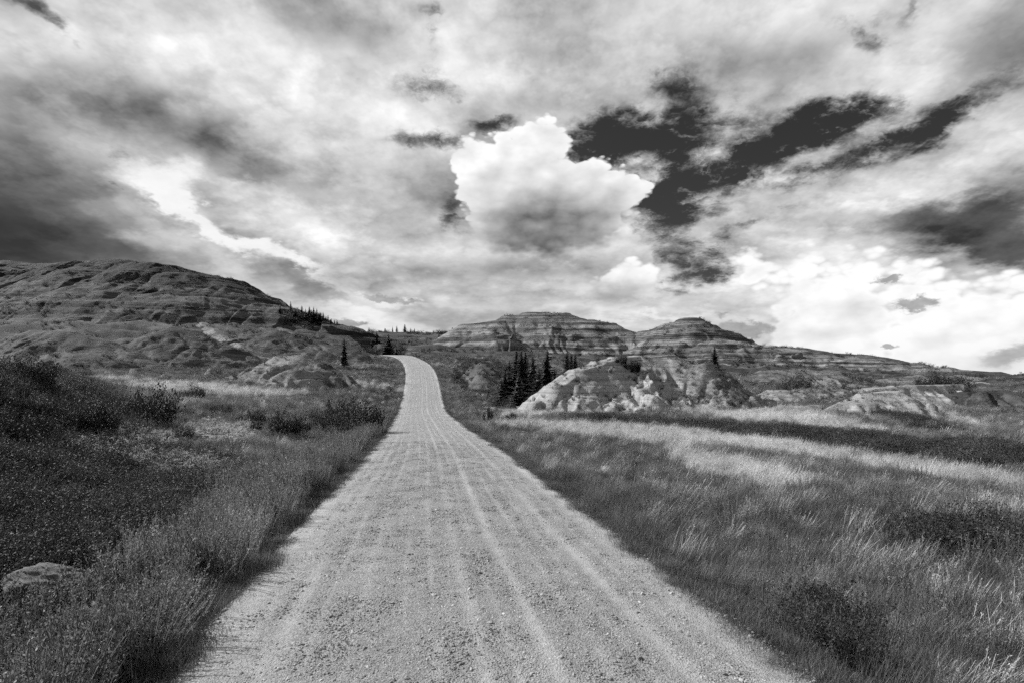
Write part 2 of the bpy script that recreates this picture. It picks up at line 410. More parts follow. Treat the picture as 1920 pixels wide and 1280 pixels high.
hill('right_ridge', [(1370, 653, 214), (1440, 649, 210), (1500, 652, 205), (1540, 661, 200), (1610, 665, 195), (1700, 680, 185), (1760, 688, 180), (1850, 697, 175), (1920, 705, 170), (2200, 722, 165)], 58, 13.5, 0.5, 'hill_striped', gully=6.5, lam=15, top=0.06, power=0.9, ledge=0.15, lstep=2.0, rough=0.4, seed=15.3)
hill('pale_mound', [(986, 770, 57), (1002, 752, 58.5), (1040, 722, 60), (1085, 692, 62), (1120, 677, 64), (1160, 670, 66), (1200, 667, 67), (1250, 670, 67), (1310, 682, 65), (1345, 700, 64), (1400, 742, 61), (1440, 770, 58)], 11.0, 6.8, 0.15, 'mound_pale', gully=2.6, lam=5.2, top=0.10, power=0.8, back=13, ledge=0.12, lstep=0.9, rough=0.38, seed=3.7)
hill('gully_mound', [(822, 703, 106), (850, 684, 101), (880, 675, 98), (915, 676, 96), (940, 686, 94), (955, 702, 92)], 16, 6.4, 0.28, 'mound_dark', gully=2.0, lam=6, top=0.12, power=0.8, rough=0.55, seed=21.0)
hill('small_pale_spur', [(848, 742, 73), (862, 733, 71), (880, 729, 70), (905, 735, 68), (930, 757, 65), (985, 770, 60), (1010, 774, 58)], 4.2, 2.4, 0.14, 'mound_pale', gully=0.7, lam=2.8, top=0.10, power=0.65, back=4, rough=0.1, seed=23.0)
hill('left_pale_mound', [(440, 712, 82), (500, 682, 80), (530, 668, 78), (560, 666, 78), (600, 680, 78), (650, 701, 78), (700, 716, 76)], 11, 5.0, 0.2, 'mound_grey', gully=2.4, lam=5.0, top=0.10, power=0.8, rough=0.2, seed=27.0)
hill('left_dark_mound', [(250, 648, 118), (300, 625, 115), (330, 614, 112), (370, 621, 112), (410, 642, 110), (440, 664, 108)], 18, 7.5, 0.28, 'mound_dark', gully=2.4, lam=7, top=0.08, power=0.9, rough=0.3, seed=31.0)
hill('left_edge_mound', [(-60, 640, 108), (30, 631, 106), (75, 620, 105), (130, 623, 103), (200, 641, 100), (250, 661, 98), (290, 684, 95)], 16, 7.0, 0.28, 'mound_dark', gully=2.2, lam=7, top=0.08, power=0.9, rough=0.3, seed=37.0)
hill('grassy_knoll', [(440, 640, 144), (480, 628, 142), (520, 621, 140), (600, 640, 136), (665, 658, 130)], 17, 6.0, 0.32, 'mound_dark', gully=2.0, lam=8, top=0.12, power=0.9, rough=0.3, seed=41.0)
hill('upper_knoll', [(540, 626, 192), (600, 626, 186), (640, 630, 182), (680, 644, 176), (700, 655, 170)], 20, 5.0, 0.45, 'mound_dark', gully=2.0, lam=9, top=0.15, power=0.9, rough=0.3, seed=43.0)
hill('scrubby_rise', [(60, 672, 90), (120, 660, 88), (190, 668, 86), (250, 690, 84)], 14, 4.0, 0.28, 'mound_dark', gully=1.6, lam=6, top=0.12, power=0.9, rough=0.25, seed=71.0)
hill('left_spur', [(100, 602, 172), (170, 628, 142), (225, 652, 118)], 13, 6.0, 0.3, 'mound_dark', gully=2.2, lam=7, top=0.06, power=0.9, rough=0.3, seed=73.0)
hill('middle_left_spur', [(380, 604, 184), (420, 628, 150), (470, 656, 120)], 13, 6.0, 0.3, 'mound_grey', gully=2.2, lam=7, top=0.06, power=0.9, rough=0.3, seed=79.0)
hill('roadward_spur', [(530, 614, 196), (575, 636, 160), (610, 660, 126)], 12, 5.5, 0.3, 'mound_dark', gully=2.0, lam=7, top=0.06, power=0.9, rough=0.3, seed=83.0)
hill('right_far_mound', [(1380, 712, 110), (1440, 694, 112), (1500, 690, 112), (1570, 702, 108), (1620, 716, 104)], 14, 5.0, 0.28, 'mound_grey', gully=2.2, lam=6, top=0.08, power=0.85, rough=0.25, seed=89.0)
hill('right_far_spur', [(1640, 712, 118), (1720, 700, 120), (1800, 702, 118), (1900, 715, 112)], 14, 4.4, 0.28, 'mound_grey', gully=2.0, lam=6, top=0.08, power=0.85, rough=0.25, seed=97.0)
hill('right_front_mound', [(1430, 776, 62), (1480, 762, 63), (1530, 758, 63), (1570, 770, 61)], 6.5, 2.4, 0.16, 'mound_pale', gully=1.0, lam=3.4, top=0.1, power=0.8, rough=0.16, seed=101.0)
hill('right_low_mound', [(1425, 750, 74), (1470, 730, 75), (1560, 724, 75), (1605, 732, 74)], 9, 2.8, 0.2, 'mound_grey', gully=0.9, lam=5, top=0.2, power=0.8, rough=0.14, seed=47.0)
hill('right_near_mound', [(1545, 772, 57), (1620, 737, 58), (1680, 732, 58), (1740, 755, 56), (1820, 791, 52), (1905, 826, 47)], 9, 3.6, 0.15, 'mound_pale', gully=1.7, lam=4.2, top=0.08, power=0.8, rough=0.14, seed=53.0)
hill('right_edge_mound', [(1720, 772, 70), (1790, 737, 72), (1850, 723, 72), (1900, 735, 70), (1990, 752, 69)], 10, 3.6, 0.2, 'mound_dark', gully=1.3, lam=5, top=0.1, power=0.8, rough=0.16, seed=59.0)
hill('right_pale_bluff', [(1585, 742, 72), (1630, 729, 72), (1700, 722, 74), (1790, 720, 78)], 5.0, 2.4, 0.18, 'mound_pale', gully=1.5, lam=3.5, top=0.15, power=0.65, back=14, rough=0.12, seed=61.0)
hill('road_bank', [(660, 712, 88), (700, 702, 98), (718, 691, 108), (712, 678, 122), (690, 667, 142), (670, 655, 160)], 10, 4.0, 0.28, 'mound_dark', gully=1.5, lam=5, top=0.15, power=0.9, back=12, rough=0.25, seed=67.0)

def hill_z(h, x, y):
    b = h['f'].box
    out = np.full(x.shape, -1e3)
    m = (x > b[0]) & (x < b[2]) & (y > b[1]) & (y < b[3])
    if m.any(): out[m] = h['f'](x[m], y[m])
    return out

def total_z(x, y, which=None):
    x = np.atleast_1d(np.asarray(x, float)); y = np.atleast_1d(np.asarray(y, float))
    z = ground_z(x, y)
    for k_, h in HILLS.items():
        z = np.maximum(z, hill_z(h, x, y))
    return z

def to_px(x, y, z):
    return CX + F * x / y, HY - F * (z - EYE) / y


# ------------------------------------------------------------------ materials
def new_mat(name):
    m = bpy.data.materials.new(name); m.use_nodes = True
    t = m.node_tree; t.nodes.clear()
    return m, t

def finish(m, t, col, rough=0.9, bump=None, bdist=0.02, bstr=1.0, spec=0.25, trans=0.0):
    out = t.nodes.new('ShaderNodeOutputMaterial'); p = t.nodes.new('ShaderNodeBsdfPrincipled')
    if isinstance(col, E): col = xyz(t, col, col, col); put(t, p.inputs['Base Color'], col)
    else: p.inputs['Base Color'].default_value = (col, col, col, 1)
    p.inputs['Roughness'].default_value = rough; p.inputs['Specular IOR Level'].default_value = spec
    sh = p.outputs[0]
    if bump is not None:
        b = t.nodes.new('ShaderNodeBump'); b.inputs['Strength'].default_value = bstr; b.inputs['Distance'].default_value = bdist
        put(t, b.inputs['Height'], bump); t.links.new(b.outputs[0], p.inputs['Normal'])
    if trans:
        tr = t.nodes.new('ShaderNodeBsdfTranslucent'); mx = t.nodes.new('ShaderNodeMixShader')
        if isinstance(col, E): put(t, tr.inputs['Color'], col)
        else: tr.inputs['Color'].default_value = (col, col, col, 1)
        mx.inputs[0].default_value = trans
        t.links.new(sh, mx.inputs[1]); t.links.new(tr.outputs[0], mx.inputs[2]); sh = mx.outputs[0]
    t.links.new(sh, out.inputs['Surface'])
    return m

def geo(t):
    g = t.nodes.new('ShaderNodeNewGeometry')
    return E(t, g.outputs['Position']), E(t, g.outputs['True Normal'] if 'True Normal' in g.outputs else g.outputs['Normal']), g

def attr(t, name):
    a = t.nodes.new('ShaderNodeAttribute'); a.attribute_name = name
    return E(t, a.outputs['Fac'])

def hill_mat(name, soil, band, grass, strata, cover, scale=1.0, nz=(0.78, 0.93), zmul=0.42):
    """layered badlands clay with grass and scrub growing where it is less steep"""
    m, t = new_mat(name); p, n, g = geo(t); x, y, z = sep(t, p); nx, ny, nzv = sep(t, n)
    w = noise(t, p, 0.05, 4, 0.6)
    zz = z * zmul + (w - 0.5) * 1.5
    st = noise(t, xyz(t, x * 0.004, y * 0.004, zz), 1.0 * 1.0, 6, 0.72)
    fine = noise(t, xyz(t, x * 0.03, y * 0.03, z * 3.0), 1.0, 5, 0.7)
    mott = noise(t, p, 0.55 * scale, 7, 0.68)
    mott2 = noise(t, p, 2.6 * scale, 5, 0.65)
    wide = noise(t, xyz(t, x, y * 1.6, z), 0.11, 5, 0.6)
    s = st.smooth(0.43, 0.55)
    lines = noise(t, xyz(t, x * 0.012, y * 0.012, zz * 3.1), 1.0, 4, 0.6).smooth(0.52, 0.60)
    brk = noise(t, vmath(t, 'ADD', p, (3, 17, 5)), 0.09 * scale, 5, 0.62).smooth(0.36, 0.60)
    clay = mixf(t, s * strata * (0.68 + brk * 0.32), soil, band) * (0.72 + fine * 0.55) * (0.55 + mott * 0.9) * (1.0 - lines * 0.55 * strata)
    gr = grass * (0.4 + mott2 * 1.2) * (0.4 + mott * 1.2) * wide.smooth(0.35, 0.65, 0.55, 2.1)
    cov = (nzv + attr(t, 'cover') + (mott - 0.5) * 0.55 + (mott2 - 0.5) * 0.3 + cover).smooth(nz[0], nz[1])
    col = mixf(t, cov, clay, gr)
    scrub = noise(t, vmath(t, 'ADD', p, (31, 7, 0)), 0.32 * scale, 6, 0.65).smooth(0.53, 0.62) * (nzv.smooth(0.55, 0.8))
    scrub = scrub * mott2.smooth(0.35, 0.55)
    col = mixf(t, scrub * 0.9, col, 0.006)
    bump = mott * 0.6 + mott2 * 0.35 + fine * 0.4
    return finish(m, t, col, 0.95, bump, 0.5 / scale, 0.8, 0.1)

MAT = {}
MAT['hill_cloud_shaded'] = hill_mat('cloud_shaded_layered_clay', 0.060, 0.006, 0.007, 0.95, 0.0, 0.7, (0.88, 1.02))  # layered clay and grass, colours lowered to stand in for a cloud's shadow
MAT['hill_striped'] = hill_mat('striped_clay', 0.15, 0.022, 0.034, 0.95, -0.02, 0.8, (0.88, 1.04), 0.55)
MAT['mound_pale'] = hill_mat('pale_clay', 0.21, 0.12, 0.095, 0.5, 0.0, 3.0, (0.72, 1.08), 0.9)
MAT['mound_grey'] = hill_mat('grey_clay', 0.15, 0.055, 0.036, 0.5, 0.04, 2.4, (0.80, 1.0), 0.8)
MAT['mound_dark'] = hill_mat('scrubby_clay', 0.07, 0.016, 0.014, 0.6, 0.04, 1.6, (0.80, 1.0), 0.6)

def ground_mat():
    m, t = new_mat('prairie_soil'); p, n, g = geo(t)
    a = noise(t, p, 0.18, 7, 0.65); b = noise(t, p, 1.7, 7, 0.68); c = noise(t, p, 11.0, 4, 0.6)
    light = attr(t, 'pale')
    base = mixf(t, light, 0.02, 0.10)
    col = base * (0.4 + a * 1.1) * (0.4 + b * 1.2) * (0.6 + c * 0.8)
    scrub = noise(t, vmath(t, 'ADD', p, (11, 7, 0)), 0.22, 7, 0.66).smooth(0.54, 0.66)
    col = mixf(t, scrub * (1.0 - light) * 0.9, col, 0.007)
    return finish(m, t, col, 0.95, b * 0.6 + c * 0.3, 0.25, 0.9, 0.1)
MAT['ground'] = ground_mat()

def road_mat():
    m, t = new_mat('gravel_road'); p, n, g = geo(t)
    u = attr(t, 'lat'); tr = attr(t, 'track')
    stones = voro(t, p, 46.0); st2 = voro(t, p, 95.0)
    cell = t.nodes.new('ShaderNodeTexVoronoi'); cell.inputs['Scale'].default_value = 46.0; put(t, cell.inputs['Vector'], p)
    cr, _, _ = sep(t, E(t, cell.outputs['Color']))
    mid = noise(t, p, 3.0, 6, 0.7); big = noise(t, p, 0.35, 5, 0.6); fin = noise(t, p, 40.0, 5, 0.75)
    sp = noise(t, p, 13.0, 4, 0.8)
    base = mixf(t, tr, 0.148, 0.225)
    col = base * (0.62 + mid * 0.7) * (0.78 + big * 0.42)
    col = col * mixf(t, tr, 0.45 + cr * 0.6 + fin * 0.5, 0.75 + fin * 0.5) * (0.72 + sp * 0.55)
    h = (0.5 - stones).max(0.0) * 1.2 + (0.5 - st2).max(0.0) * 0.6 + fin * 0.5
    h = h * mixf(t, tr, 1.0, 0.4)
    return finish(m, t, col, 0.9, h, 0.02, 0.9, 0.2)
MAT['road'] = road_mat()

def leaf_mat(name, base, var=0.5, trans=0.3, patch=0.0, patch_scale=0.15, rough=0.7):
    m, t = new_mat(name); p, n, g = geo(t)
    oi = t.nodes.new('ShaderNodeObjectInfo'); r = E(t, oi.outputs['Random'])
    f = r.lin(0, 1, 1 - var, 1 + var) * base
    k = noise(t, p, 1.6, 3, 0.6).lin(0.28, 0.72, 0.45, 1.6)
    f = f * k
    if patch: f = f * noise(t, p, patch_scale, 4, 0.6).lin(0.35, 0.65, 1 - patch, 1 + patch)
    return finish(m, t, f, rough, spec=0.25, trans=trans)
MAT['needles'] = leaf_mat('spruce_needles', 0.024, 0.35, 0.1)
MAT['bark'] = leaf_mat('bark', 0.06, 0.2, 0.0)
MAT['shrub_leaf'] = leaf_mat('dark_shrub_leaf', 0.020, 0.4, 0.25)
MAT['shrub_leaf_mid'] = leaf_mat('grey_shrub_leaf', 0.05, 0.4, 0.25)
MAT['grass'] = leaf_mat('meadow_grass', 0.092, 0.5, 0.35, 0.45)
MAT['dry'] = leaf_mat('dry_grass', 0.36, 0.3, 0.35, 0.2)
MAT['verge'] = leaf_mat('verge_grass', 0.075, 0.45, 0.3, 0.3)
MAT['weed'] = leaf_mat('roadside_weed', 0.145, 0.4, 0.3, 0.3, 0.3)
MAT['dark'] = leaf_mat('dark_ground_cover', 0.034, 0.6, 0.25, 0.4, 0.3)  # dark leaves, with a tone that also stands in for shade on the left
MAT['flower'] = leaf_mat('pale_flower', 0.34, 0.3, 0.3)


# ------------------------------------------------------------------ mesh helpers
def mesh_from(name, V, faces, mat=None, smooth=False):
    me = bpy.data.meshes.new(name)
    V = np.asarray(V, dtype=np.float32)
    if isinstance(faces, np.ndarray):
        k = faces.shape[1]; nf = len(faces)
        me.vertices.add(len(V)); me.vertices.foreach_set('co', V.ravel())
        me.loops.add(nf * k); me.loops.foreach_set('vertex_index', faces.astype(np.int32).ravel())
        me.polygons.add(nf); me.polygons.foreach_set('loop_start', np.arange(0, nf * k, k, dtype=np.int32))
        me.update(calc_edges=True)
    else:
        me.from_pydata([tuple(v) for v in V], [], faces); me.update()
    if smooth: me.polygons.foreach_set('use_smooth', np.ones(len(me.polygons), bool))
    if mat is not None: me.materials.append(mat)
    return me

def obj(name, me, parent=None, loc=None):
    o = bpy.data.objects.new(name, me); COL.objects.link(o)
    if parent is not None: o.parent = parent
    if loc is not None: o.location = loc
    return o

def tag(o, label, cat=None, group=None, kind=None):
    o['label'] = label
    if cat: o['category'] = cat
    if group: o['group'] = group
    if kind: o['kind'] = kind
    return o

def point_attr(me, name, vals):
    a = me.attributes.new(name, 'FLOAT', 'POINT'); a.data.foreach_set('value', np.asarray(vals, dtype=np.float32).ravel())


# ------------------------------------------------------------------ vegetation zones (fields on the ground, from where the photograph shows them)
def ell(px, py, lst):
    s = np.zeros(px.shape)
    for (cx, cy, rx, ry, rot, a) in lst:
        c, sn = math.cos(R(rot)), math.sin(R(rot)); dx = px - cx; dy = -(py - cy)
        u = (dx * c + dy * sn) / rx; v = (-dx * sn + dy * c) / ry
        s = s + a * np.exp(-(u * u + v * v))
    return s

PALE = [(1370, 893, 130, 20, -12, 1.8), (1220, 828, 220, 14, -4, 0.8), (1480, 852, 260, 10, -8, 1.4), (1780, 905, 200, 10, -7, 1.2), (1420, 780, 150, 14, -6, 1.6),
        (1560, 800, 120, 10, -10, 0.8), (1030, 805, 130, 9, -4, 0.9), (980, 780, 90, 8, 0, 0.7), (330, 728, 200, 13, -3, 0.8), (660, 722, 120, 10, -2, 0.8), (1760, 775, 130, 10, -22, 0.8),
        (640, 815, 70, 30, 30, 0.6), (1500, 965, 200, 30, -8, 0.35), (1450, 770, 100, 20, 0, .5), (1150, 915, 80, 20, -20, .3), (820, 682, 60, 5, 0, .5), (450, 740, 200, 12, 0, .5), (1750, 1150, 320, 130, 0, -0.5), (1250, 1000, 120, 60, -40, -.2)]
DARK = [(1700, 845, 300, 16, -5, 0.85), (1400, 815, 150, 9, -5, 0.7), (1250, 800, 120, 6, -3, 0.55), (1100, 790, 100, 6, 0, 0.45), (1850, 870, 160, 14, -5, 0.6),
        (60, 850, 220, 100, -8, 0.75), (120, 1020, 240, 130, 0, 1.0), (420, 900, 130, 60, 0, 0.25), (60, 720, 170, 70, -25, 0.8), (620, 785, 80, 18, 10, 0.3), (1800, 1030, 130, 40, 0, 0.7),  # patches at far left: dark scrub, also standing in for shade over that side
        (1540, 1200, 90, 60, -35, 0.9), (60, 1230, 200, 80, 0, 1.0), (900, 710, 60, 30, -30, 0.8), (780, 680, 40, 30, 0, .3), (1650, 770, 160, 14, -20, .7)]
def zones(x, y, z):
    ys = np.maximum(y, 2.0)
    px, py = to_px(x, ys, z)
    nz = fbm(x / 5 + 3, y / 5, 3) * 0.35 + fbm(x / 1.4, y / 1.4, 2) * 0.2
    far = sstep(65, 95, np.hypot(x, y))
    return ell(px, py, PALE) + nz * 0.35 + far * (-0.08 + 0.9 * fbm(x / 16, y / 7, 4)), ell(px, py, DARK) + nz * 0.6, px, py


# ------------------------------------------------------------------ ground, hills, road
def build_ground():
    fine = np.linspace(R(-47), R(47), 620); rest = np.linspace(R(47), R(313), 74)[1:-1]
    A = np.concatenate([fine, rest]); na = len(A)
    rr = np.concatenate([np.geomspace(1.2, 420, 430), np.geomspace(450, 6000, 16)])
    AA, RR = np.meshgrid(A, rr)
    X = np.sin(AA) * RR; Y = np.cos(AA) * RR
    Z = ground_z(X, Y)
    V = np.stack([X, Y, Z], -1).reshape(-1, 3)
    i = np.arange(len(rr) - 1)[:, None] * na; j = np.arange(na)[None, :]; jn = (j + 1) % na
    Fc = np.stack([i + j, i + jn, i + na + jn, i + na + j], -1).reshape(-1, 4)[:, ::-1]
    V = np.vstack([V, [[0, 0, float(ground_z(np.array([0.]), np.array([0.]))[0])]]])
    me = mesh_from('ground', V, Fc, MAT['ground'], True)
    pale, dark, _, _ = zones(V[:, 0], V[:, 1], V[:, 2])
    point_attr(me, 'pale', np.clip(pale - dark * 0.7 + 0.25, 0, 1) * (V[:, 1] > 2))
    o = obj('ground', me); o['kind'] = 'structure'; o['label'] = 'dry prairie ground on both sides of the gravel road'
build_ground()

HILL_LABEL = {
    'far_left_hill': 'dark banded hill at the far left edge under the grey cloud', 'left_hill': 'rounded dark hill with striped cliff bands left of the road',
    'striped_butte': 'flat topped butte with striped clay layers right of the road end', 'pointed_butte': 'pointed butte with horizontal stripes behind the pale mound',
    'right_ridge': 'low striped ridge sloping down to the right edge', 'pale_mound': 'mound with bare pale clay face beside the spruces', 'gully_mound': 'dark scrubby mound beside the road left of the spruces',
    'small_pale_spur': 'small spur with pale clay face in front of the spruces', 'left_pale_mound': 'grey eroded mound in the left meadow', 'left_dark_mound': 'dark sided mound below the left hill',
    'left_edge_mound': 'dark mound at the left edge below the hill', 'grassy_knoll': 'grassy knoll between the left hill and the road', 'upper_knoll': 'upper grassy knoll below the crest spruces',
    'right_low_mound': 'low grassy mound right of the pale mound', 'right_near_mound': 'eroded mound running down to the right edge', 'right_edge_mound': 'dark mound at the far right edge',
    'right_pale_bluff': 'small pale bluff behind the right mound', 'left_spur': 'leftmost of the eroded spurs running down from the left hill', 'middle_left_spur': 'middle of the eroded spurs running down from the left hill', 'roadward_spur': 'eroded spur of the left hill nearest to the road',
    'right_front_mound': 'small pale mound in front of the low right mound', 'right_far_mound': 'grey eroded mound behind the low right mound', 'right_far_spur': 'grey eroded mound below the right ridge', 'scrubby_rise': 'low scrubby rise in front of the left edge mound', 'road_bank': 'scrubby bank along the left side of the rising road'}
def build_hills():
    for name, h in HILLS.items():
        b = h['f'].box; res = h['res']
        xs = np.arange(b[0], b[2], res); ys = np.arange(b[1], b[3], res)
        X, Y = np.meshgrid(xs, ys)
        Z = h['f'](X, Y); G = ground_z(X, Y)
        keep = Z > G - 0.25
        nx = len(xs)
        kf = keep[:-1, :-1] | keep[1:, :-1] | keep[:-1, 1:] | keep[1:, 1:]
        ii, jj = np.nonzero(kf)
        a = ii * nx + jj
        Fc = np.stack([a, a + 1, a + nx + 1, a + nx], -1)
        used = np.unique(Fc); remap = np.full(X.size, -1); remap[used] = np.arange(len(used))
        V = np.stack([X.ravel()[used], Y.ravel()[used], np.maximum(Z.ravel()[used], G.ravel()[used] - 0.6)], -1)
        me = mesh_from(name, V, remap[Fc], MAT[h['mat']], True)
        px, py = to_px(V[:, 0], V[:, 1], V[:, 2])
        cov = fbm(V[:, 0] / 12 + 5, V[:, 1] / 12, 3) * 0.25
        if name == 'pale_mound': cov = cov + 0.55 * sstep(1225, 1330, px + 25 * fbm(V[:, 0] / 2, V[:, 1] / 2, 3)) + 0.12 * sstep(690, 672, py)
        if name in ('left_hill', 'far_left_hill'): cov = cov + 0.40 * sstep(41, 47, V[:, 2]) - 0.22 * sstep(22, 27, V[:, 2]) * (1 - sstep(39, 43, V[:, 2]))
        if name == 'right_near_mound': cov = cov + 0.08 + 0.35 * sstep(1690, 1760, px)
        if name == 'left_pale_mound': cov = cov + 0.35 * sstep(575, 620, px)
        point_attr(me, 'cover', cov)
        o = obj(name, me); o['kind'] = 'structure'; o['label'] = HILL_LABEL[name]
build_hills()

TRACKS = [(0.02, .05, .8), (0.09, .014, .4), (0.14, .022, .5), (0.20, .010, .3), (0.27, .012, .35), (0.36, .010, .3), (0.42, .009, .3), (0.49, .016, .6), (0.545, .009, .35), (0.605, .018, .7), (0.69, .011, .4), (0.75, .010, .4), (0.81, .020, .6), (0.875, .011, .4), (0.955, .045, .95)]
def track_of(lat, v):
    w = lat + fbm(v / 16.0, lat * 0 + 3.3, 2) * 0.006
    s = sum(a * np.exp(-((w - c) / wd) ** 2) for c, wd, a in TRACKS)
    return np.clip(s * (0.8 + 0.7 * fbm(v / 8.0, lat * 9, 3)) + fbm(v / 2.2, lat * 16, 3) * 0.3, 0, 1)
def build_road():
    ys = np.concatenate([np.arange(-12, 3, 0.5), np.geomspace(3, 206, 520)])
    lat = np.linspace(-0.08, 1.08, 140)
    Yg, Lg = np.meshgrid(ys, lat, indexing='ij')
    Xc = road_x(Yg); dxdy = (road_x(Yg + 0.5) - road_x(Yg - 0.5)); nrm = np.sqrt(1 + dxdy ** 2)
    U = (Lg - 0.5) * 2 * HALF
    X = Xc + U / nrm; Y = Yg - U * dxdy / nrm
    tr = track_of(Lg, Yg)
    Z = road_z(Y) + 0.03 - 0.05 * (U / HALF) ** 2 - 0.016 * tr - 0.45 * np.maximum(np.abs(U) - HALF + 0.05, 0) ** 1.2 + fbm(X / 0.7, Y / 0.7, 3) * 0.012 + fbm(X * 5, Y * 5, 2) * 0.006
    V = np.stack([X, Y, Z], -1).reshape(-1, 3); nl = len(lat)
    i = np.arange(len(ys) - 1)[:, None] * nl; j = np.arange(nl - 1)[None, :]
    Fc = np.stack([i + j, i + j + 1, i + nl + j + 1, i + nl + j], -1).reshape(-1, 4)
    me = mesh_from('gravel_road', V, Fc, MAT['road'], True)
    point_attr(me, 'lat', Lg.ravel()); point_attr(me, 'track', tr.ravel())
    o = obj('gravel_road', me); o['kind'] = 'structure'; o['label'] = 'pale gravel road with worn wheel tracks running uphill'
build_road()

# ------------------------------------------------------------------ scattering of uncountable stuff
def gn_scatter(name, protos, pts, rot, scl, var, label):
    me = bpy.data.meshes.new(name); me.vertices.add(len(pts)); me.vertices.foreach_set('co', np.asarray(pts, np.float32).ravel())
    a = me.attributes.new('rot', 'FLOAT_VECTOR', 'POINT'); a.data.foreach_set('vector', np.asarray(rot, np.float32).ravel())
    point_attr(me, 'scl', scl)
    a = me.attributes.new('var', 'INT', 'POINT'); a.data.foreach_set('value', np.asarray(var, np.int32))
    o = obj(name, me); o['kind'] = 'stuff'; o['label'] = label
    g = bpy.data.node_groups.new(name, 'GeometryNodeTree')
    g.interface.new_socket('Geometry', in_out='INPUT', socket_type='NodeSocketGeometry')
    g.interface.new_socket('Geometry', in_out='OUTPUT', socket_type='NodeSocketGeometry')
    N, L = g.nodes, g.links
    gi, go = N.new('NodeGroupInput'), N.new('NodeGroupOutput')
    jn = N.new('GeometryNodeJoinGeometry')
    for pr in protos:
        oi = N.new('GeometryNodeObjectInfo'); oi.inputs['Object'].default_value = pr; oi.inputs['As Instance'].default_value = False
        gt = N.new('GeometryNodeGeometryToInstance'); L.new(oi.outputs['Geometry'], gt.inputs[0]); L.new(gt.outputs[0], jn.inputs[0])
    ip = N.new('GeometryNodeInstanceOnPoints'); L.new(gi.outputs[0], ip.inputs['Points']); L.new(jn.outputs[0], ip.inputs['Instance'])
    ip.inputs['Pick Instance'].default_value = True
    def na(nm, typ):
        n = N.new('GeometryNodeInputNamedAttribute'); n.data_type = typ; n.inputs['Name'].default_value = nm; return n.outputs['Attribute']
    L.new(na('var', 'INT'), ip.inputs['Instance Index'])
    er = N.new('FunctionNodeEulerToRotation'); L.new(na('rot', 'FLOAT_VECTOR'), er.inputs[0]); L.new(er.outputs[0], ip.inputs['Rotation'])
    L.new(na('scl', 'FLOAT'), ip.inputs['Scale'])
    L.new(ip.outputs[0], go.inputs[0])
    md = o.modifiers.new('scatter', 'NODES'); md.node_group = g
    return o

def proto(me):     # a mesh holder that is never placed in the scene itself
    return bpy.data.objects.new(me.name, me)

class MB:
    def __init__(s): s.V, s.T = [], []; s.n = 0
    def add(s, v, t):
        s.V.append(np.asarray(v, float)); s.T.append(np.asarray(t, int) + s.n); s.n += len(v)
    def mesh(s, name, mat, smooth=False):
        return mesh_from(name, np.vstack(s.V), np.vstack(s.T), mat, smooth)

def blades(mb, g, n, rad, h0, h1, w, lean=(0.25, 0.0), curl=0.35, spread=0.35, seg=3):
    """curved tapered grass blades, all bent a little with the wind"""
    b = np.stack([g.normal(0, rad * 0.5, n), g.normal(0, rad * 0.5, n)], -1)
    h = g.uniform(h0, h1, n); a = g.uniform(0, 2 * np.pi, n); sp = g.uniform(0, spread, n)
    dx = np.cos(a) * sp + lean[0] * g.uniform(0.5, 1.4, n); dy = np.sin(a) * sp + lean[1]
    fa = g.uniform(0, np.pi, n); wx, wy = np.cos(fa), np.sin(fa)
    vs = []; rows = seg + 1
    for k in range(rows):
        t = k / seg
        cx = b[:, 0] + dx * h * (t * 0.6 + curl * t * t); cy = b[:, 1] + dy * h * (t * 0.6 + curl * t * t); cz = h * (t - 0.18 * t * t * (np.abs(dx) + np.abs(dy))) - 0.02
        ww = w * (1 - 0.85 * t) * 0.5
        vs.append(np.stack([cx - wx * ww, cy - wy * ww, cz], -1)); vs.append(np.stack([cx + wx * ww, cy + wy * ww, cz], -1))
    V = np.stack(vs, 1).reshape(-1, 3); base = np.arange(n)[:, None] * rows * 2
    T = []
    for k in range(seg):
        o_ = k * 2
        T.append(np.stack([base[:, 0] + o_, base[:, 0] + o_ + 1, base[:, 0] + o_ + 3], -1)); T.append(np.stack([base[:, 0] + o_, base[:, 0] + o_ + 3, base[:, 0] + o_ + 2], -1))
    mb.add(V, np.vstack(T))

def leaves(mb, g, C, size, up=0.3, asp=0.28):
    """small leaf faces (two triangles, folded) at the points C"""
    n = len(C); d = g.normal(0, 1, (n, 3)); d[:, 2] = d[:, 2] * 0.6 + up; d /= np.linalg.norm(d, axis=1)[:, None]
    r = g.normal(0, 1, (n, 3)); s_ = np.cross(d, r); s_ /= np.linalg.norm(s_, axis=1)[:, None] + 1e-9
    L_ = size * g.uniform(0.6, 1.4, n)[:, None]
    p0 = C; p1 = C + d * L_ * 0.5 + s_ * L_ * asp; p2 = C + d * L_; p3 = C + d * L_ * 0.5 - s_ * L_ * asp
    V = np.stack([p0, p1, p2, p3], 1).reshape(-1, 3); b = np.arange(n) * 4
    mb.add(V, np.vstack([np.stack([b, b + 1, b + 2], -1), np.stack([b, b + 2, b + 3], -1)]))

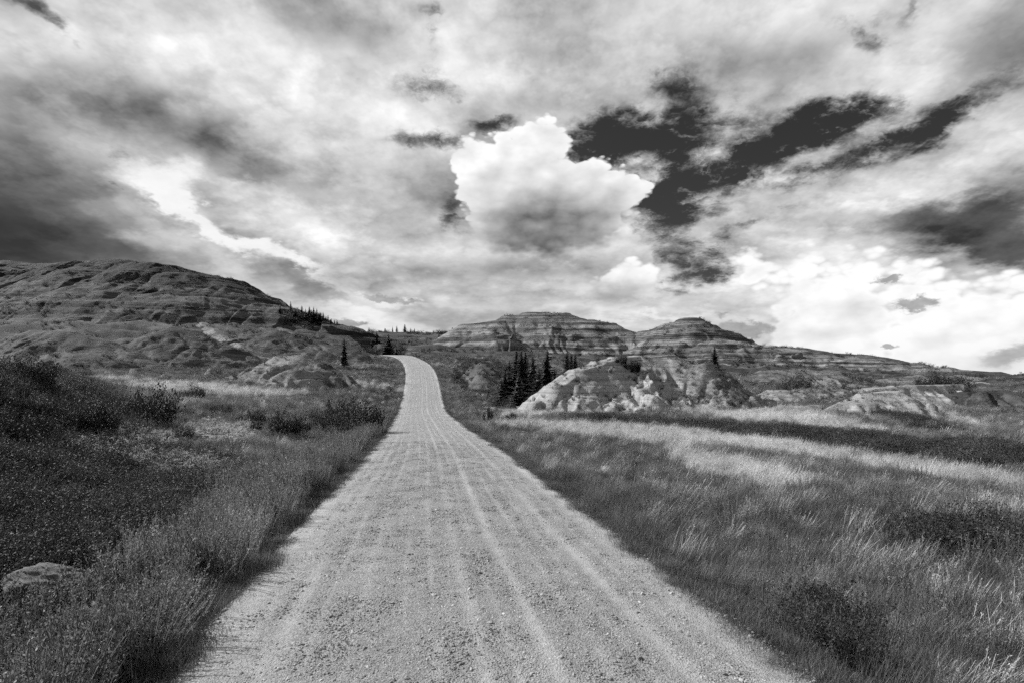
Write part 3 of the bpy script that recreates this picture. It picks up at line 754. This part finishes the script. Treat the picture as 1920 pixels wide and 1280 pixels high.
def tube(mb, P, r0, r1, sides=4):
    P = np.asarray(P, float); n = len(P); V = []
    for k in range(n):
        d = P[min(k + 1, n - 1)] - P[max(k - 1, 0)]; d = d / (np.linalg.norm(d) + 1e-9)
        a = np.cross(d, [0.3, 0.9, 0.2]); a /= np.linalg.norm(a) + 1e-9; b = np.cross(d, a)
        r = r0 + (r1 - r0) * k / (n - 1)
        for s in range(sides):
            th = 2 * np.pi * s / sides; V.append(P[k] + (a * np.cos(th) + b * np.sin(th)) * r)
    T = []
    for k in range(n - 1):
        for s in range(sides):
            s2 = (s + 1) % sides
            T += [[k * sides + s, k * sides + s2, (k + 1) * sides + s2], [k * sides + s, (k + 1) * sides + s2, (k + 1) * sides + s]]
    mb.add(V, T)

def stems(g, n, rad, h, spread, lean=0.12, k=5):
    out = []
    for i in range(n):
        a = g.uniform(0, 2 * np.pi); r = rad * g.uniform(0, 0.5); hh = h * g.uniform(0.6, 1.0); sp = spread * g.uniform(0.2, 1.0)
        t = np.linspace(0, 1, k)[:, None]
        dirv = np.array([np.cos(a) * sp + lean, np.sin(a) * sp, 1.0])
        p = np.array([np.cos(a) * r, np.sin(a) * r, -0.03]) + t * dirv * hh * np.array([1, 1, 1 - 0.15 * sp]) + (t ** 2) * np.array([np.cos(a), np.sin(a), -0.25]) * hh * sp * 0.3
        out.append(p + g.normal(0, 0.012 * h, p.shape) * t)
    return out

def make_protos():
    P = {}
    g = np.random.default_rng(3)
    P['grass'] = []
    for v in range(4):
        mb = MB(); blades(mb, g, 80, 0.26, 0.18, 0.42, 0.007, (0.30, -0.05), 0.4, 0.45)
        P['grass'].append(proto(mb.mesh('grass_tuft', MAT['grass'])))
    P['dry'] = []
    for v in range(4):
        mb = MB(); blades(mb, g, 90, 0.28, 0.25, 0.55, 0.008, (0.55, -0.05), 0.5, 0.3)
        for p in stems(g, 6, 0.25, 0.62, 0.12, 0.45):
            tube(mb, p, 0.003, 0.002, 3); leaves(mb, g, p[-1] + (p[-2] - p[-1]) * g.uniform(0, 0.7, (14, 1)) + g.normal(0, 0.004, (14, 3)), 0.02, 1.2, 0.15)
        P['dry'].append(proto(mb.mesh('dry_tuft', MAT['dry'])))
    P['verge'] = []
    for v in range(3):
        mb = MB(); blades(mb, g, 90, 0.22, 0.05, 0.16, 0.006, (0.15, 0), 0.4, 0.7)
        P['verge'].append(proto(mb.mesh('verge_tuft', MAT['verge'])))
    def along(p, n, lo=0.15):
        t = g.uniform(lo, 1, n); idx = t * (len(p) - 1); i0 = np.minimum(idx.astype(int), len(p) - 2); fr = (idx - i0)[:, None]
        return p[i0] * (1 - fr) + p[i0 + 1] * fr
    P['weed'] = []
    for v in range(4):
        mb = MB(); blades(mb, g, 60, 0.28, 0.15, 0.5, 0.006, (0.2, 0), 0.4, 0.4)
        for p in stems(g, 18, 0.24, 0.80, 0.24, 0.16, 6):
            tube(mb, p, 0.005, 0.003, 3)
            C = along(p, 30, 0.2); leaves(mb, g, C + g.normal(0, 0.010, C.shape), 0.031, 1.1, 0.17)
        P['weed'].append(proto(mb.mesh('weed_clump', MAT['weed'])))
    P['dark'] = []
    for v in range(5):
        mb = MB(); blades(mb, g, 55, 0.32, 0.12, 0.40, 0.006, (0.15, 0), 0.4, 0.6)
        for p in stems(g, 22, 0.32, 0.46 + 0.06 * v, 0.6, 0.05, 5):
            tube(mb, p, 0.0035, 0.002, 3)
            C = along(p, 28, 0.1); leaves(mb, g, C + g.normal(0, 0.026, C.shape), 0.034, 0.4, 0.24)
        P['dark'].append(proto(mb.mesh('leafy_clump', MAT['dark'])))
    P['flower'] = []
    for v in range(3):
        mb = MB()
        for p in stems(g, 14, 0.25, 0.5, 0.45, 0.05, 5):
            tube(mb, p, 0.004, 0.002, 3); C = p[-1] + g.normal(0, 0.03, (14, 3)) * np.array([1, 1, 0.4])
            leaves(mb, g, C, 0.03, 0.8)
        P['flower'].append(proto(mb.mesh('flower_clump', MAT['flower'])))
    return P
PROTO = make_protos()

def sample(n, r0, r1, half=R(47)):
    a = rng.uniform(-half, half, n); r = np.sqrt(rng.uniform(r0 ** 2, r1 ** 2, n))
    return np.sin(a) * r, np.cos(a) * r

def visible(x, y, z, lift=0.5):
    """drop scattered points that stand behind higher ground"""
    ok = np.ones(len(x), bool)
    for f_ in (0.35, 0.5, 0.62, 0.72, 0.80, 0.87, 0.93, 0.97):
        zs = total_z(x * f_, y * f_); ray = EYE + (z + lift - EYE) * f_
        ok &= zs < ray + 0.25
    return ok

def build_vegetation():
    acc = {k: [] for k in PROTO}
    def put_(kind, x, y, z, s):
        acc[kind].append(np.stack([x, y, z, s], -1))
    layers = [(7000, 4.2, 9, 0.85), (15000, 9, 18, 0.95), (30000, 18, 40, 1.05), (60000, 40, 85, 1.15), (20000, 85, 150, 1.3)]
    for n, r0, r1, s0 in layers:
        x, y = sample(n, r0, r1)
        g_ = ground_z(x, y); z = total_z(x, y)
        onhill = z > g_ + 0.05
        u = road_u(x, y); au = np.abs(u)
        edge = HALF - 0.05 + fbm(x / 0.9, y / 0.9, 2) * 0.25
        bare = hill_z(HILLS['pale_mound'], x, y) > g_; bare &= to_px(x, y, z)[0] < 1265
        near_rock = ((x + 6.2) ** 2 / 0.85 + (y - 7.15) ** 2 / 1.5) < 1.0
        keep = ~near_rock & (au > edge) & ~(bare & (rng.uniform(0, 1, n) < 0.97)) & (~onhill | (rng.uniform(0, 1, n) < (0.15 if r0 < 60 else 0.12)) | ((hill_z(HILLS['pale_mound'], x, y) > g_) & ~bare & (rng.uniform(0, 1, n) < 0.6))) & (fbm(x / 1.7 + 20, y / 1.7, 3) + rng.uniform(-0.15, 0.5, n) > -0.28)
        if r0 > 30: keep &= visible(x, y, z)
        x, y, z, u, au, edge, onhill = (v[keep] for v in (x, y, z, u, au, edge, onhill))
        pale, dark, px, py = zones(x, y, z)
        sc = s0 * rng.uniform(0.6, 1.35, len(x)) * (1 + 0.35 * fbm(x / 2.2, y / 2.2, 2))
        q = rng.uniform(0, 1, len(x))
        verge = au < edge + np.where(u > 0, 1.5, 0.85) * rng.uniform(0.4, 1.2, len(x))
        weed = (~verge) & (u < 0) & (au < edge + 2.3 * rng.uniform(0.2, 1.3, len(x)) + fbm(x / 2.5 + 8, y / 2.5, 2) * 1.4) & (y < 60) & (rng.uniform(0, 1, len(x)) < 0.72 + fbm(x / 1.8, y / 1.8 + 5, 2) * 0.7)
        flower = (~verge) & (~weed) & (ell(px, py, [(410, 822, 60, 16, -5, 1), (250, 835, 70, 16, 0, .8), (330, 880, 110, 26, 0, .6), (470, 1010, 40, 16, 0, .6), (160, 860, 60, 14, 0, .5)]) * q > 0.2)
        isdark = (~verge) & (~weed) & (~flower) & (dark * rng.uniform(0.15, 1.6, len(x)) > 0.42 + np.clip(pale, 0, 1) * 0.5)
        isdry = (~verge) & (~weed) & (~isdark) & (~flower) & (pale * rng.uniform(0.4, 1.4, len(x)) > 0.62)
        rest = ~(verge | weed | isdark | isdry | flower)
        # sparse dry stems in the meadow
        sprig = rest & (q < 0.025)
        for kind, m, k_ in (('verge', verge, 1.0), ('weed', weed, 1.0), ('dark', isdark, 1.0), ('flower', flower, 0.9), ('dark', flower & (q < .6), .8), ('dry', isdry | sprig, 0.9), ('weed', rest & (q > 0.95), 0.75), ('grass', rest, 1.0)):
            if m.any(): put_(kind, x[m], y[m], z[m], sc[m] * k_ * np.where(onhill[m], 0.6, 1.0))
    for n, (x0, x1), (y0, y1), s_ in ((200, (535, 640), (208, 224), (1.6, 3.6)), (90, (830, 950), (84, 104), (0.9, 2.0)), (160, (930, 1050), (68, 86), (1.5, 3.0)), (120, (690, 760), (165, 200), (2.0, 4.0)), (130, (690, 860), (325, 350), (1.5, 4.5))):
        y = rng.uniform(y0, y1, n); x = (rng.uniform(x0, x1, n) - CX) / F * y; k_ = np.abs(road_u(x, y)) > 5
        x, y = x[k_], y[k_]; put_('dark', x, y, total_z(x, y), rng.uniform(*s_, len(x)))
    y = rng.uniform(52, 66, 700); x = (rng.uniform(1005, 1420, 700) - CX) / F * y; z = total_z(x, y)
    k_ = (z > ground_z(x, y) + 0.3) & (fbm(x / 2.2 + 3, y / 2.2, 3) > 0.02); put_('dark', x[k_], y[k_], z[k_], rng.uniform(0.35, 1.0, k_.sum()))
    n = 26000
    x, y = sample(n, 75, 290); f_ = fbm(x / 11, y / 11, 4) + 0.5 * fbm(x / 3.5, y / 3.5, 2)
    k_ = (f_ > 0.27) & (np.abs(road_u(x, y)) > 4.5); x, y = x[k_], y[k_]; z = total_z(x, y)
    k_ = visible(x, y, z, 0.8); x, y, z = x[k_], y[k_], z[k_]
    put_('dark', x, y, z, rng.uniform(0.7, 1.9, len(x)))
    names = {'grass': ('meadow_grass', 'wind bent grey meadow grass'), 'dry': ('dry_grass', 'pale dry grass bent by the wind'), 'verge': ('verge_grass', 'short grass along the road edges'),
             'weed': ('roadside_weeds', 'tall leafy weeds along the left road edge'), 'dark': ('leafy_ground_cover', 'dark low leafy ground cover'), 'flower': ('pale_wildflowers', 'pale wildflowers among the left bushes')}
    for kind, lst in acc.items():
        if not lst: continue
        A = np.vstack(lst); n = len(A)
        rot = np.stack([rng.normal(0, 0.08, n), rng.normal(0, 0.08, n), rng.normal(0, 0.5, n) if kind in ('grass', 'dry') else rng.uniform(0, 6.28, n)], -1)
        gn_scatter(names[kind][0], PROTO[kind], A[:, :3], rot, A[:, 3], rng.integers(0, len(PROTO[kind]), n), names[kind][1])
        print(kind, n)
build_vegetation()

def build_gravel():
    protos = []
    g = np.random.default_rng(9)
    for v in range(5):
        bm = bmesh.new(); bmesh.ops.create_icosphere(bm, subdivisions=1 + (v < 2), radius=1)
        sc = Vector((g.uniform(0.8, 1.3), g.uniform(0.7, 1.0), g.uniform(0.45, 0.75)))
        for q in bm.verts: q.co = Vector([q.co[i] * sc[i] for i in range(3)]) * g.uniform(0.78, 1.15)
        me = bpy.data.meshes.new('pebble'); bm.to_mesh(me); bm.free(); me.materials.append(MAT['pebble'])
        protos.append(proto(me))
    n = 130000
    y = 3.4 + (g.uniform(0, 1, n) ** 1.5) * 24; lat = g.uniform(-0.02, 1.02, n)
    tr = track_of(lat, y)
    keep = g.uniform(0, 1, n) > tr * 0.86
    y, lat = y[keep], lat[keep]
    U = (lat - 0.5) * 2 * HALF
    x = road_x(y) + U
    z = road_z(y) + 0.03 - 0.05 * (U / HALF) ** 2 - 0.022 * track_of(lat, y)
    n = len(x)
    s = np.clip(0.0060 * np.exp(g.normal(0, 0.48, n)), 0.003, 0.028)
    rot = g.uniform(0, 6.28, (n, 3)) * np.array([0.06, 0.06, 1])
    gn_scatter('road_gravel', protos, np.stack([x, y, z + s * 0.1], -1), rot, s, g.integers(0, 5, n), 'loose pebbles lying on the gravel road')
MAT['pebble'] = leaf_mat('pebble', 0.16, 0.5, 0.0)
build_gravel()


# ------------------------------------------------------------------ spruces
def spruce_mesh(seed, width=0.2, levels=30, dens=9, bare=0.05):
    g = np.random.default_rng(seed)
    tr = MB(); tube(tr, [(0, 0, -0.02), (0.004, 0, 0.4), (0, 0.003, 0.75), (0, 0, 0.985)], 0.02, 0.002, 6)
    cr = MB(); V, T = [], []
    for k in range(levels):
        f = k / (levels - 1); z = bare + (0.97 - bare) * f ** 0.92
        rad = width * (1 - f) ** 0.85 * g.uniform(0.75, 1.2) + 0.008
        m = int(dens * (1 - 0.45 * f)) + 2; a0 = g.uniform(0, 6.28)
        for i in range(m):
            if g.uniform() < 0.10: continue
            a = a0 + 6.283 * i / m + g.normal(0, 0.25); L = rad * g.uniform(0.6, 1.2); dr = g.uniform(0.15, 0.5)
            d = np.array([np.cos(a), np.sin(a), 0]); s = np.array([-np.sin(a), np.cos(a), 0]); o = np.array([0, 0, z + g.normal(0, 0.006)])
            nt = 6
            for j in range(nt):
                t = (j + 0.6) / nt; c = o + d * L * t + np.array([0, 0, -dr * L * t + 0.22 * L * t * t])
                wl = L * 0.42 * (1 - t * 0.65) + 0.006
                for sg in (-1, 1):
                    tip = c + s * sg * wl + d * wl * 0.7 + np.array([0, 0, -wl * g.uniform(0.1, 0.5)])
                    b = len(V); V += [c - d * L * 0.11, c + d * L * 0.12, tip]; T.append([b, b + 1, b + 2])
                b = len(V); V += [c - s * 0.006, c + s * 0.006, c + d * L * 0.2 + np.array([0, 0, -0.02 * g.uniform(0, 1)])]; T.append([b, b + 1, b + 2])
                if g.uniform() < 0.7:
                    b = len(V); V += [c - d * L * 0.1, c + d * L * 0.1, c + np.array([0, 0, -0.022 * g.uniform(0.5, 1.4)])]; T.append([b, b + 1, b + 2])
    cr.add(V, T)
    for k in range(10):          # dense inner twigs
        z0 = bare + (0.93 - bare) * k / 10; r0 = width * (1 - k / 10) ** 0.85 * 0.62 + 0.004; ring = []
        for i in range(7):
            a = 6.283 * i / 7 + k; q_ = r0 * g.uniform(0.7, 1.2); ring.append((np.cos(a) * q_, np.sin(a) * q_, z0 + g.uniform(-0.02, 0.01)))
        cr.add(ring + [(0, 0, z0 + 0.15 * (1 - 0.4 * k / 10))], [[i, (i + 1) % 7, 7] for i in range(7)])
    return tr.mesh('spruce_trunk', MAT['bark']), cr.mesh('spruce_crown', MAT['needles'])
SPRUCE = [spruce_mesh(1, 0.17), spruce_mesh(2, 0.21, 28), spruce_mesh(3, 0.145, 32), spruce_mesh(4, 0.25, 22, 8), spruce_mesh(5, 0.19, 24, 7, 0.12)]
SPRUCE_FAR = [spruce_mesh(11, 0.18, 16, 8), spruce_mesh(12, 0.24, 14, 8), spruce_mesh(13, 0.15, 16, 8)]

def spruce(px, py_top, Y, label, group=None, var=0, far=False, wid=1.0, sink=0.0):
    x = (px - CX) / F * Y
    zb = float(total_z([x], [Y])[0]) - sink
    zt = EYE + (HY - py_top) / F * Y
    h = max(zt - zb, 0.8)
    ms = (SPRUCE_FAR if far else SPRUCE)
    tm, cm = ms[var % len(ms)]
    root = bpy.data.objects.new('spruce_tree', None); COL.objects.link(root)
    root.location = (x, Y, zb); root.scale = (h * wid, h * wid, h); root.rotation_euler = (0, 0, random.uniform(0, 6.28))
    obj('trunk', tm, root); obj('crown', cm, root)
    tag(root, label, 'tree', group)
    print('spruce', px, py_top, 'h=%.1f base_py=%.0f' % (h, to_px(x, Y, zb)[1]))
    return root

GC = 'spruces in the gully beside the pale mound'
for i, (px, py, Y, v, w, lab) in enumerate([
        (955, 674, 82, 2, 0.9, 'thin spruce standing apart at the left of the gully group'),
        (968, 656, 78, 0, 1.0, 'left one of the three tall spruces close together in the gully'),
        (978, 655, 76, 2, 1.1, 'middle one of the three tall spruces close together in the gully'),
        (985, 658, 79, 0, 1.0, 'right one of the three tall spruces close together in the gully'),
        (999, 665, 75, 4, 1.0, 'spruce with a forked looking top between the tall gully spruces'),
        (1026, 653, 76, 1, 1.0, 'broadest full spruce of the gully group, right of its middle'),
        (1063, 654, 86, 2, 0.9, 'slender spruce with a bare spire behind the pale mound'),
        (1071, 661, 88, 0, 1.0, 'left one of the two spruces at the right end of the gully group'),
        (1078, 660, 87, 4, 0.9, 'right one of the two spruces at the right end of the gully group'),
        (947, 690, 77, 1, 0.9, 'spruce at the left edge of the gully group behind the young one'),
        (1010, 684, 71, 3, 0.8, 'shorter full spruce in front between the tall gully spruces'),
        (1040, 690, 78, 1, 0.8, 'short spruce at the right foot of the broadest gully spruce'),
        (940, 706, 70, 3, 0.9, 'low wide young spruce at the left foot of the gully group'),
        (972, 700, 66, 3, 1.0, 'low wide spruce with branches sweeping the ground at the gully front')]):
    spruce(px, py, Y, lab, GC, v, wid=w * 1.5)
spruce(1340, 648, 66, 'lone dark spruce on the right shoulder of the pale mound', None, 1, sink=0.1, wid=1.6)
spruce(645, 631, 108, 'lone ragged spruce on the slope left of the road', None, 4, wid=1.1)
ROW = [(525, 578), (534, 586), (545, 571), (549, 588), (553, 584), (560, 585), (566, 578), (570, 588), (573, 584), (577, 590), (580, 580), (584, 586), (588, 581), (591, 590), (594, 584), (597, 592), (600, 590), (603, 598), (606, 591), (611, 598), (615, 596), (619, 604), (621, 603), (627, 605), (632, 605), (637, 612), (605, 611), (612, 612), (618, 613), (624, 614)]
for i, (px, py) in enumerate(ROW):
    lab = {(525, 578): 'leftmost small spruce of the row on the left hill shoulder', (545, 571): 'tallest spruce near the left end of the row on the left hill shoulder',
           (637, 612): 'lowest spruce at the right end of the row on the left hill shoulder'}.get((px, py), 'dark spruce in the dense row along the left hill shoulder')
    spruce(px, py - 6, 214 + (i % 4) * 3, lab, 'spruces in the row on the left hill shoulder', i, True, wid=1.6, sink=0.4)
for i, (px, py, Y, lab) in enumerate([(706, 620, 205, 'tall dark spruce left of the point where the road disappears'), (728, 626, 190, 'wide dark spruce above the point where the road disappears'),
        (823, 623, 265, 'single dark spruce on the slope left of the striped butte'), (767, 635, 215, 'short wide spruce on the slope right of the road end'),
        (782, 644, 200, 'small spruce right of the short wide one at the road end'), (805, 648, 190, 'small spruce at the left foot of the striped butte'),
        (697, 634, 200, 'short spruce just left of the tall one at the road end'), (743, 648, 178, 'very small spruce at the road end')]):
    spruce(px, py, Y, lab, None, i, True, wid=2.2 if i in (1, 3) else 1.6, sink=0.3)
for i, (px, py) in enumerate([(692, 613), (722, 614), (736, 612), (744, 610), (759, 607), (770, 614), (777, 615), (848, 613)]):
    spruce(px, py, 352, 'tallest spruce on the far skyline between the hills' if py == 607 else 'spruce far right of the others on the far skyline' if px == 848 else 'tiny spruce on the far skyline between the hills', 'spruces on the far skyline', i, True, wid=1.5)


# ------------------------------------------------------------------ shrubs
def shrub_mesh(seed, n=90, per=84, leaf=0.06, spread=0.85, lean=0.1):
    g = np.random.default_rng(seed); st = MB(); lf = MB()
    cl = [(0, 0, 1.0)] + [(np.cos(a) * g.uniform(0.45, 0.95), np.sin(a) * g.uniform(0.45, 0.95), g.uniform(0.45, 0.9)) for a in g.uniform(0, 6.28, 5)]
    for j, p in enumerate(stems(g, n, 0.3, 1.0, spread * 0.75, lean, 6)):
        cx, cy, ch = cl[j % len(cl)]; p = p * ch + np.array([cx, cy, 0])
        tube(st, p, 0.012, 0.004, 3)
        t = g.uniform(0.02, 1, per); idx = t * (len(p) - 1); i0 = np.minimum(idx.astype(int), len(p) - 2); fr = (idx - i0)[:, None]
        C = p[i0] * (1 - fr) + p[i0 + 1] * fr
        C = C + g.normal(0, 0.075, C.shape); C[:, 2] = np.abs(C[:, 2]); leaves(lf, g, C, leaf, 0.5)
    return st.mesh('shrub_branches', MAT['bark']), lf
_sh = []
for sd, kw in ((1, {}), (2, dict(spread=1.0)), (3, dict(spread=0.55, n=60)), (4, dict(spread=0.9, leaf=0.045))):
    _sh.append(shrub_mesh(sd, **kw))
SHRUB = {'shrub_leaf': [(a, b.mesh('shrub_foliage', MAT['shrub_leaf'])) for a, b in _sh], 'shrub_leaf_mid': [(a, b.mesh('shrub_foliage', MAT['shrub_leaf_mid'])) for a, b in _sh]}
def shrub(px, Y, h, w, label, var=0, mat='shrub_leaf', group=None):
    x = (px - CX) / F * Y; z = float(total_z([x], [Y])[0])
    root = bpy.data.objects.new('shrub', None); COL.objects.link(root)
    root.location = (x, Y, z - 0.05); root.scale = (w * 0.62, w * 0.62, h * 1.35); root.rotation_euler = (0, 0, random.uniform(-0.5, 0.5))
    a, b = SHRUB[mat][var % 4]
    obj('branches', a, root); obj('foliage', b, root)
    tag(root, label, 'bush', group)
    return root
shrub(668, 34, 2.1, 2.6, 'largest dark leafy bush by the road in the left meadow', 0)
shrub(622, 37, 2.0, 2.4, 'dark bush left of the largest roadside bush', 1)
shrub(590, 33, 1.2, 1.7, 'low dark bush in front of the big roadside bushes', 3)
shrub(520, 27, 1.3, 1.8, 'dark rounded bush behind the pale flowers', 2)
shrub(268, 25, 1.8, 2.2, 'big dark bush on the slope in the left meadow', 1)
shrub(362, 40, 1.2, 1.2, 'small dark round bush alone in the pale left meadow', 0)
shrub(120, 20, 1.3, 2.0, 'dark bush on the left bank near the frame edge', 3)
shrub(40, 23, 1.1, 1.9, 'dark bush topping the left bank at the frame edge', 0)
shrub(200, 16, 0.8, 1.2, 'low dark bush in the middle of the left bank', 2)
for px, Y, h, w, v, lab in ((470, 30, 0.9, 1.2, 1, 'low dark bush between the slope bush and the roadside bushes'), (705, 44, 1.1, 1.2, 2, 'small dark bush at the road edge behind the largest roadside bush'),
        (410, 31, 0.7, 0.9, 3, 'small low bush just behind the pale flowers'), (330, 22, 0.7, 1.0, 0, 'low bush between the slope bush and the flowers'), (555, 29, 1.0, 1.1, 2, 'dark bush directly left of the low bush by the roadside bushes'),
        (60, 13, 0.7, 1.1, 1, 'low bush on the left bank above the boulder'), (300, 12, 0.55, 0.9, 3, 'low dark bush in the left foreground scrub'), (500, 14, 0.55, 0.8, 0, 'low bush just behind the roadside weeds')):
    shrub(px, Y, h, w, lab, v)
for px, Y, h, w, v, lab in ((10, 17, 1.1, 1.7, 0, 'dark bush at the left frame edge halfway up the bank'), (85, 16, 0.9, 1.4, 2, 'dark bush in the middle of the left bank slope'), (160, 20, 1.0, 1.5, 1, 'dark bush on the bank left of the big slope bush'),
        (20, 11, 0.7, 1.2, 3, 'low bush at the left frame edge above the boulder'), (150, 12, 0.6, 1.1, 0, 'low wide bush right above the boulder'), (215, 26, 1.1, 1.5, 3, 'dark bush just left of the big slope bush'),
        (640, 31, 1.2, 1.4, 1, 'low dark bush in front of the largest roadside bush')):
    shrub(px, Y, h, w, lab, v)
shrub(1535, 5.7, 0.24, 0.55, 'dark low bush at the lower right by the road', 1)
shrub(1610, 5.3, 0.18, 0.5, 'flatter dark bush right below the low bush by the road', 3)
shrub(1660, 6.0, 0.35, 0.6, 'grey leafy bush at the lower right corner', 3, 'shrub_leaf_mid')
shrub(1790, 9.6, 0.62, 0.7, 'dark bush in the right meadow near the frame edge', 2)
shrub(1870, 9.8, 0.6, 0.7, 'dark bush at the right frame edge', 1)
shrub(1495, 98, 3.2, 4.0, 'large leafy bush beside the low right mound', 1, 'shrub_leaf_mid')
shrub(1745, 82, 2.6, 4.0, 'dark bush in the hollow behind the right mound', 0)
shrub(1790, 84, 2.8, 4.0, 'dark bush left of the far right mound', 3)
shrub(1185, 63.5, 1.3, 1.6, 'dark bush clinging to the top of the pale clay face', 0)
shrub(1165, 63.8, 1.0, 1.3, 'small dark bush at the upper left of the pale clay face', 1)
shrub(915, 48, 1.6, 0.7, 'small upright bush at the road edge on the right', 2)
shrub(957, 46, 0.85, 0.75, 'small round bush right of the upright bush by the road', 0)
shrub(1135, 47, 0.5, 0.8, 'tiny dark bush in the right meadow by the rock', 1)


# ------------------------------------------------------------------ rocks
def rock_mat():
    m, t = new_mat('layered_boulder'); p, n, g = geo(t)
    tc = t.nodes.new('ShaderNodeTexCoord'); o = E(t, tc.outputs['Object']); x, y, z = sep(t, o)
    lay = noise(t, xyz(t, x * 0.8, y * 0.8, z * 7.0 + x * 1.2), 2.2, 7, 0.7); f = noise(t, o, 14.0, 6, 0.7); l = noise(t, o, 3.0, 5, 0.6)
    col = (0.045 + lay * 0.08) * (0.5 + f) * (0.6 + l * 0.8)
    return finish(m, t, col, 0.95, lay * 0.8 + f * 0.4, 0.05, 1.0, 0.1)
MAT['rock'] = rock_mat()
def rock(name, px, Y, size, seed, label, cat='rock', sink=0.3, rot=0.0):
    bm = bmesh.new(); bmesh.ops.create_icosphere(bm, subdivisions=5, radius=1)
    V = np.array([v.co[:] for v in bm.verts])
    d = 1 + 0.30 * fbm(V[:, 0] * 1.1 + seed, V[:, 1] * 1.1 + V[:, 2] * 0.9, 3) + 0.10 * fbm(V[:, 0] * 4 + seed, V[:, 1] * 2 + V[:, 2] * 9, 3)
    V = V * d[:, None]; V[:, 2] = np.sign(V[:, 2]) * np.abs(V[:, 2]) ** 1.15
    q = V[:, 2] * 5 + V[:, 0] * 0.9; V[:, :2] *= (1 + 0.05 * (np.abs((q % 1) - 0.5) - 0.25) * 4)[:, None]
    for v, c in zip(bm.verts, V): v.co = Vector(c) * 1.0; v.co.x *= size[0]; v.co.y *= size[1]; v.co.z *= size[2]
    me = bpy.data.meshes.new(name); bm.to_mesh(me); bm.free(); me.materials.append(MAT['rock'])
    me.polygons.foreach_set('use_smooth', np.ones(len(me.polygons), bool))
    x = (px - CX) / F * Y; z = float(total_z([x], [Y])[0])
    o = obj(name, me, None, (x, Y, z + size[2] * (1 - 2 * sink))); o.rotation_euler = (0, 0.08, rot)
    return tag(o, label, cat)
rock('boulder', 92, 7.7, (0.52, 0.42, 0.27), 3.0, 'layered grey boulder in the dark grass at the lower left', 'boulder', 0.22, 0.2)
rock('rock', 1143, 46.5, (0.42, 0.32, 0.22), 9.0, 'small rock at the edge of the pale right meadow', sink=0.2)
rock('rock', 1160, 46, (0.30, 0.25, 0.15), 14.0, 'smaller rock right of the rock in the right meadow', sink=0.25)

# ------------------------------------------------------------------ small sign by the road
def sign():
    Y = 66; px = 725
    x = (px - CX) / F * Y; z = float(total_z([x], [Y])[0])
    root = bpy.data.objects.new('road_sign', None); COL.objects.link(root); root.location = (x, Y, z)
    m, t = new_mat('weathered_metal'); p, n, g = geo(t); finish(m, t, noise(t, p, 12, 4).lin(0.3, 0.7, 0.05, 0.09), 0.6, spec=0.4)
    bm = bmesh.new(); bmesh.ops.create_cube(bm, size=1); bmesh.ops.scale(bm, vec=(0.07, 0.07, 1.9), verts=bm.verts); bmesh.ops.translate(bm, vec=(0, 0, 0.9), verts=bm.verts)
    bmesh.ops.bevel(bm, geom=bm.edges[:], offset=0.008, segments=1, affect='EDGES')
    me = bpy.data.meshes.new('post'); bm.to_mesh(me); bm.free(); me.materials.append(MAT['bark']); obj('post', me, root)
    bm = bmesh.new(); bmesh.ops.create_cube(bm, size=1); bmesh.ops.scale(bm, vec=(0.52, 0.012, 0.52), verts=bm.verts); bmesh.ops.translate(bm, vec=(0, -0.045, 1.68), verts=bm.verts)
    bmesh.ops.bevel(bm, geom=[e for e in bm.edges if abs(e.verts[0].co.y - e.verts[1].co.y) > 0.005], offset=0.05, segments=3, affect='EDGES')
    me = bpy.data.meshes.new('panel'); bm.to_mesh(me); bm.free(); me.materials.append(m); obj('panel', me, root)
    tag(root, 'small dark square sign on a post left of the road', 'sign')
sign()
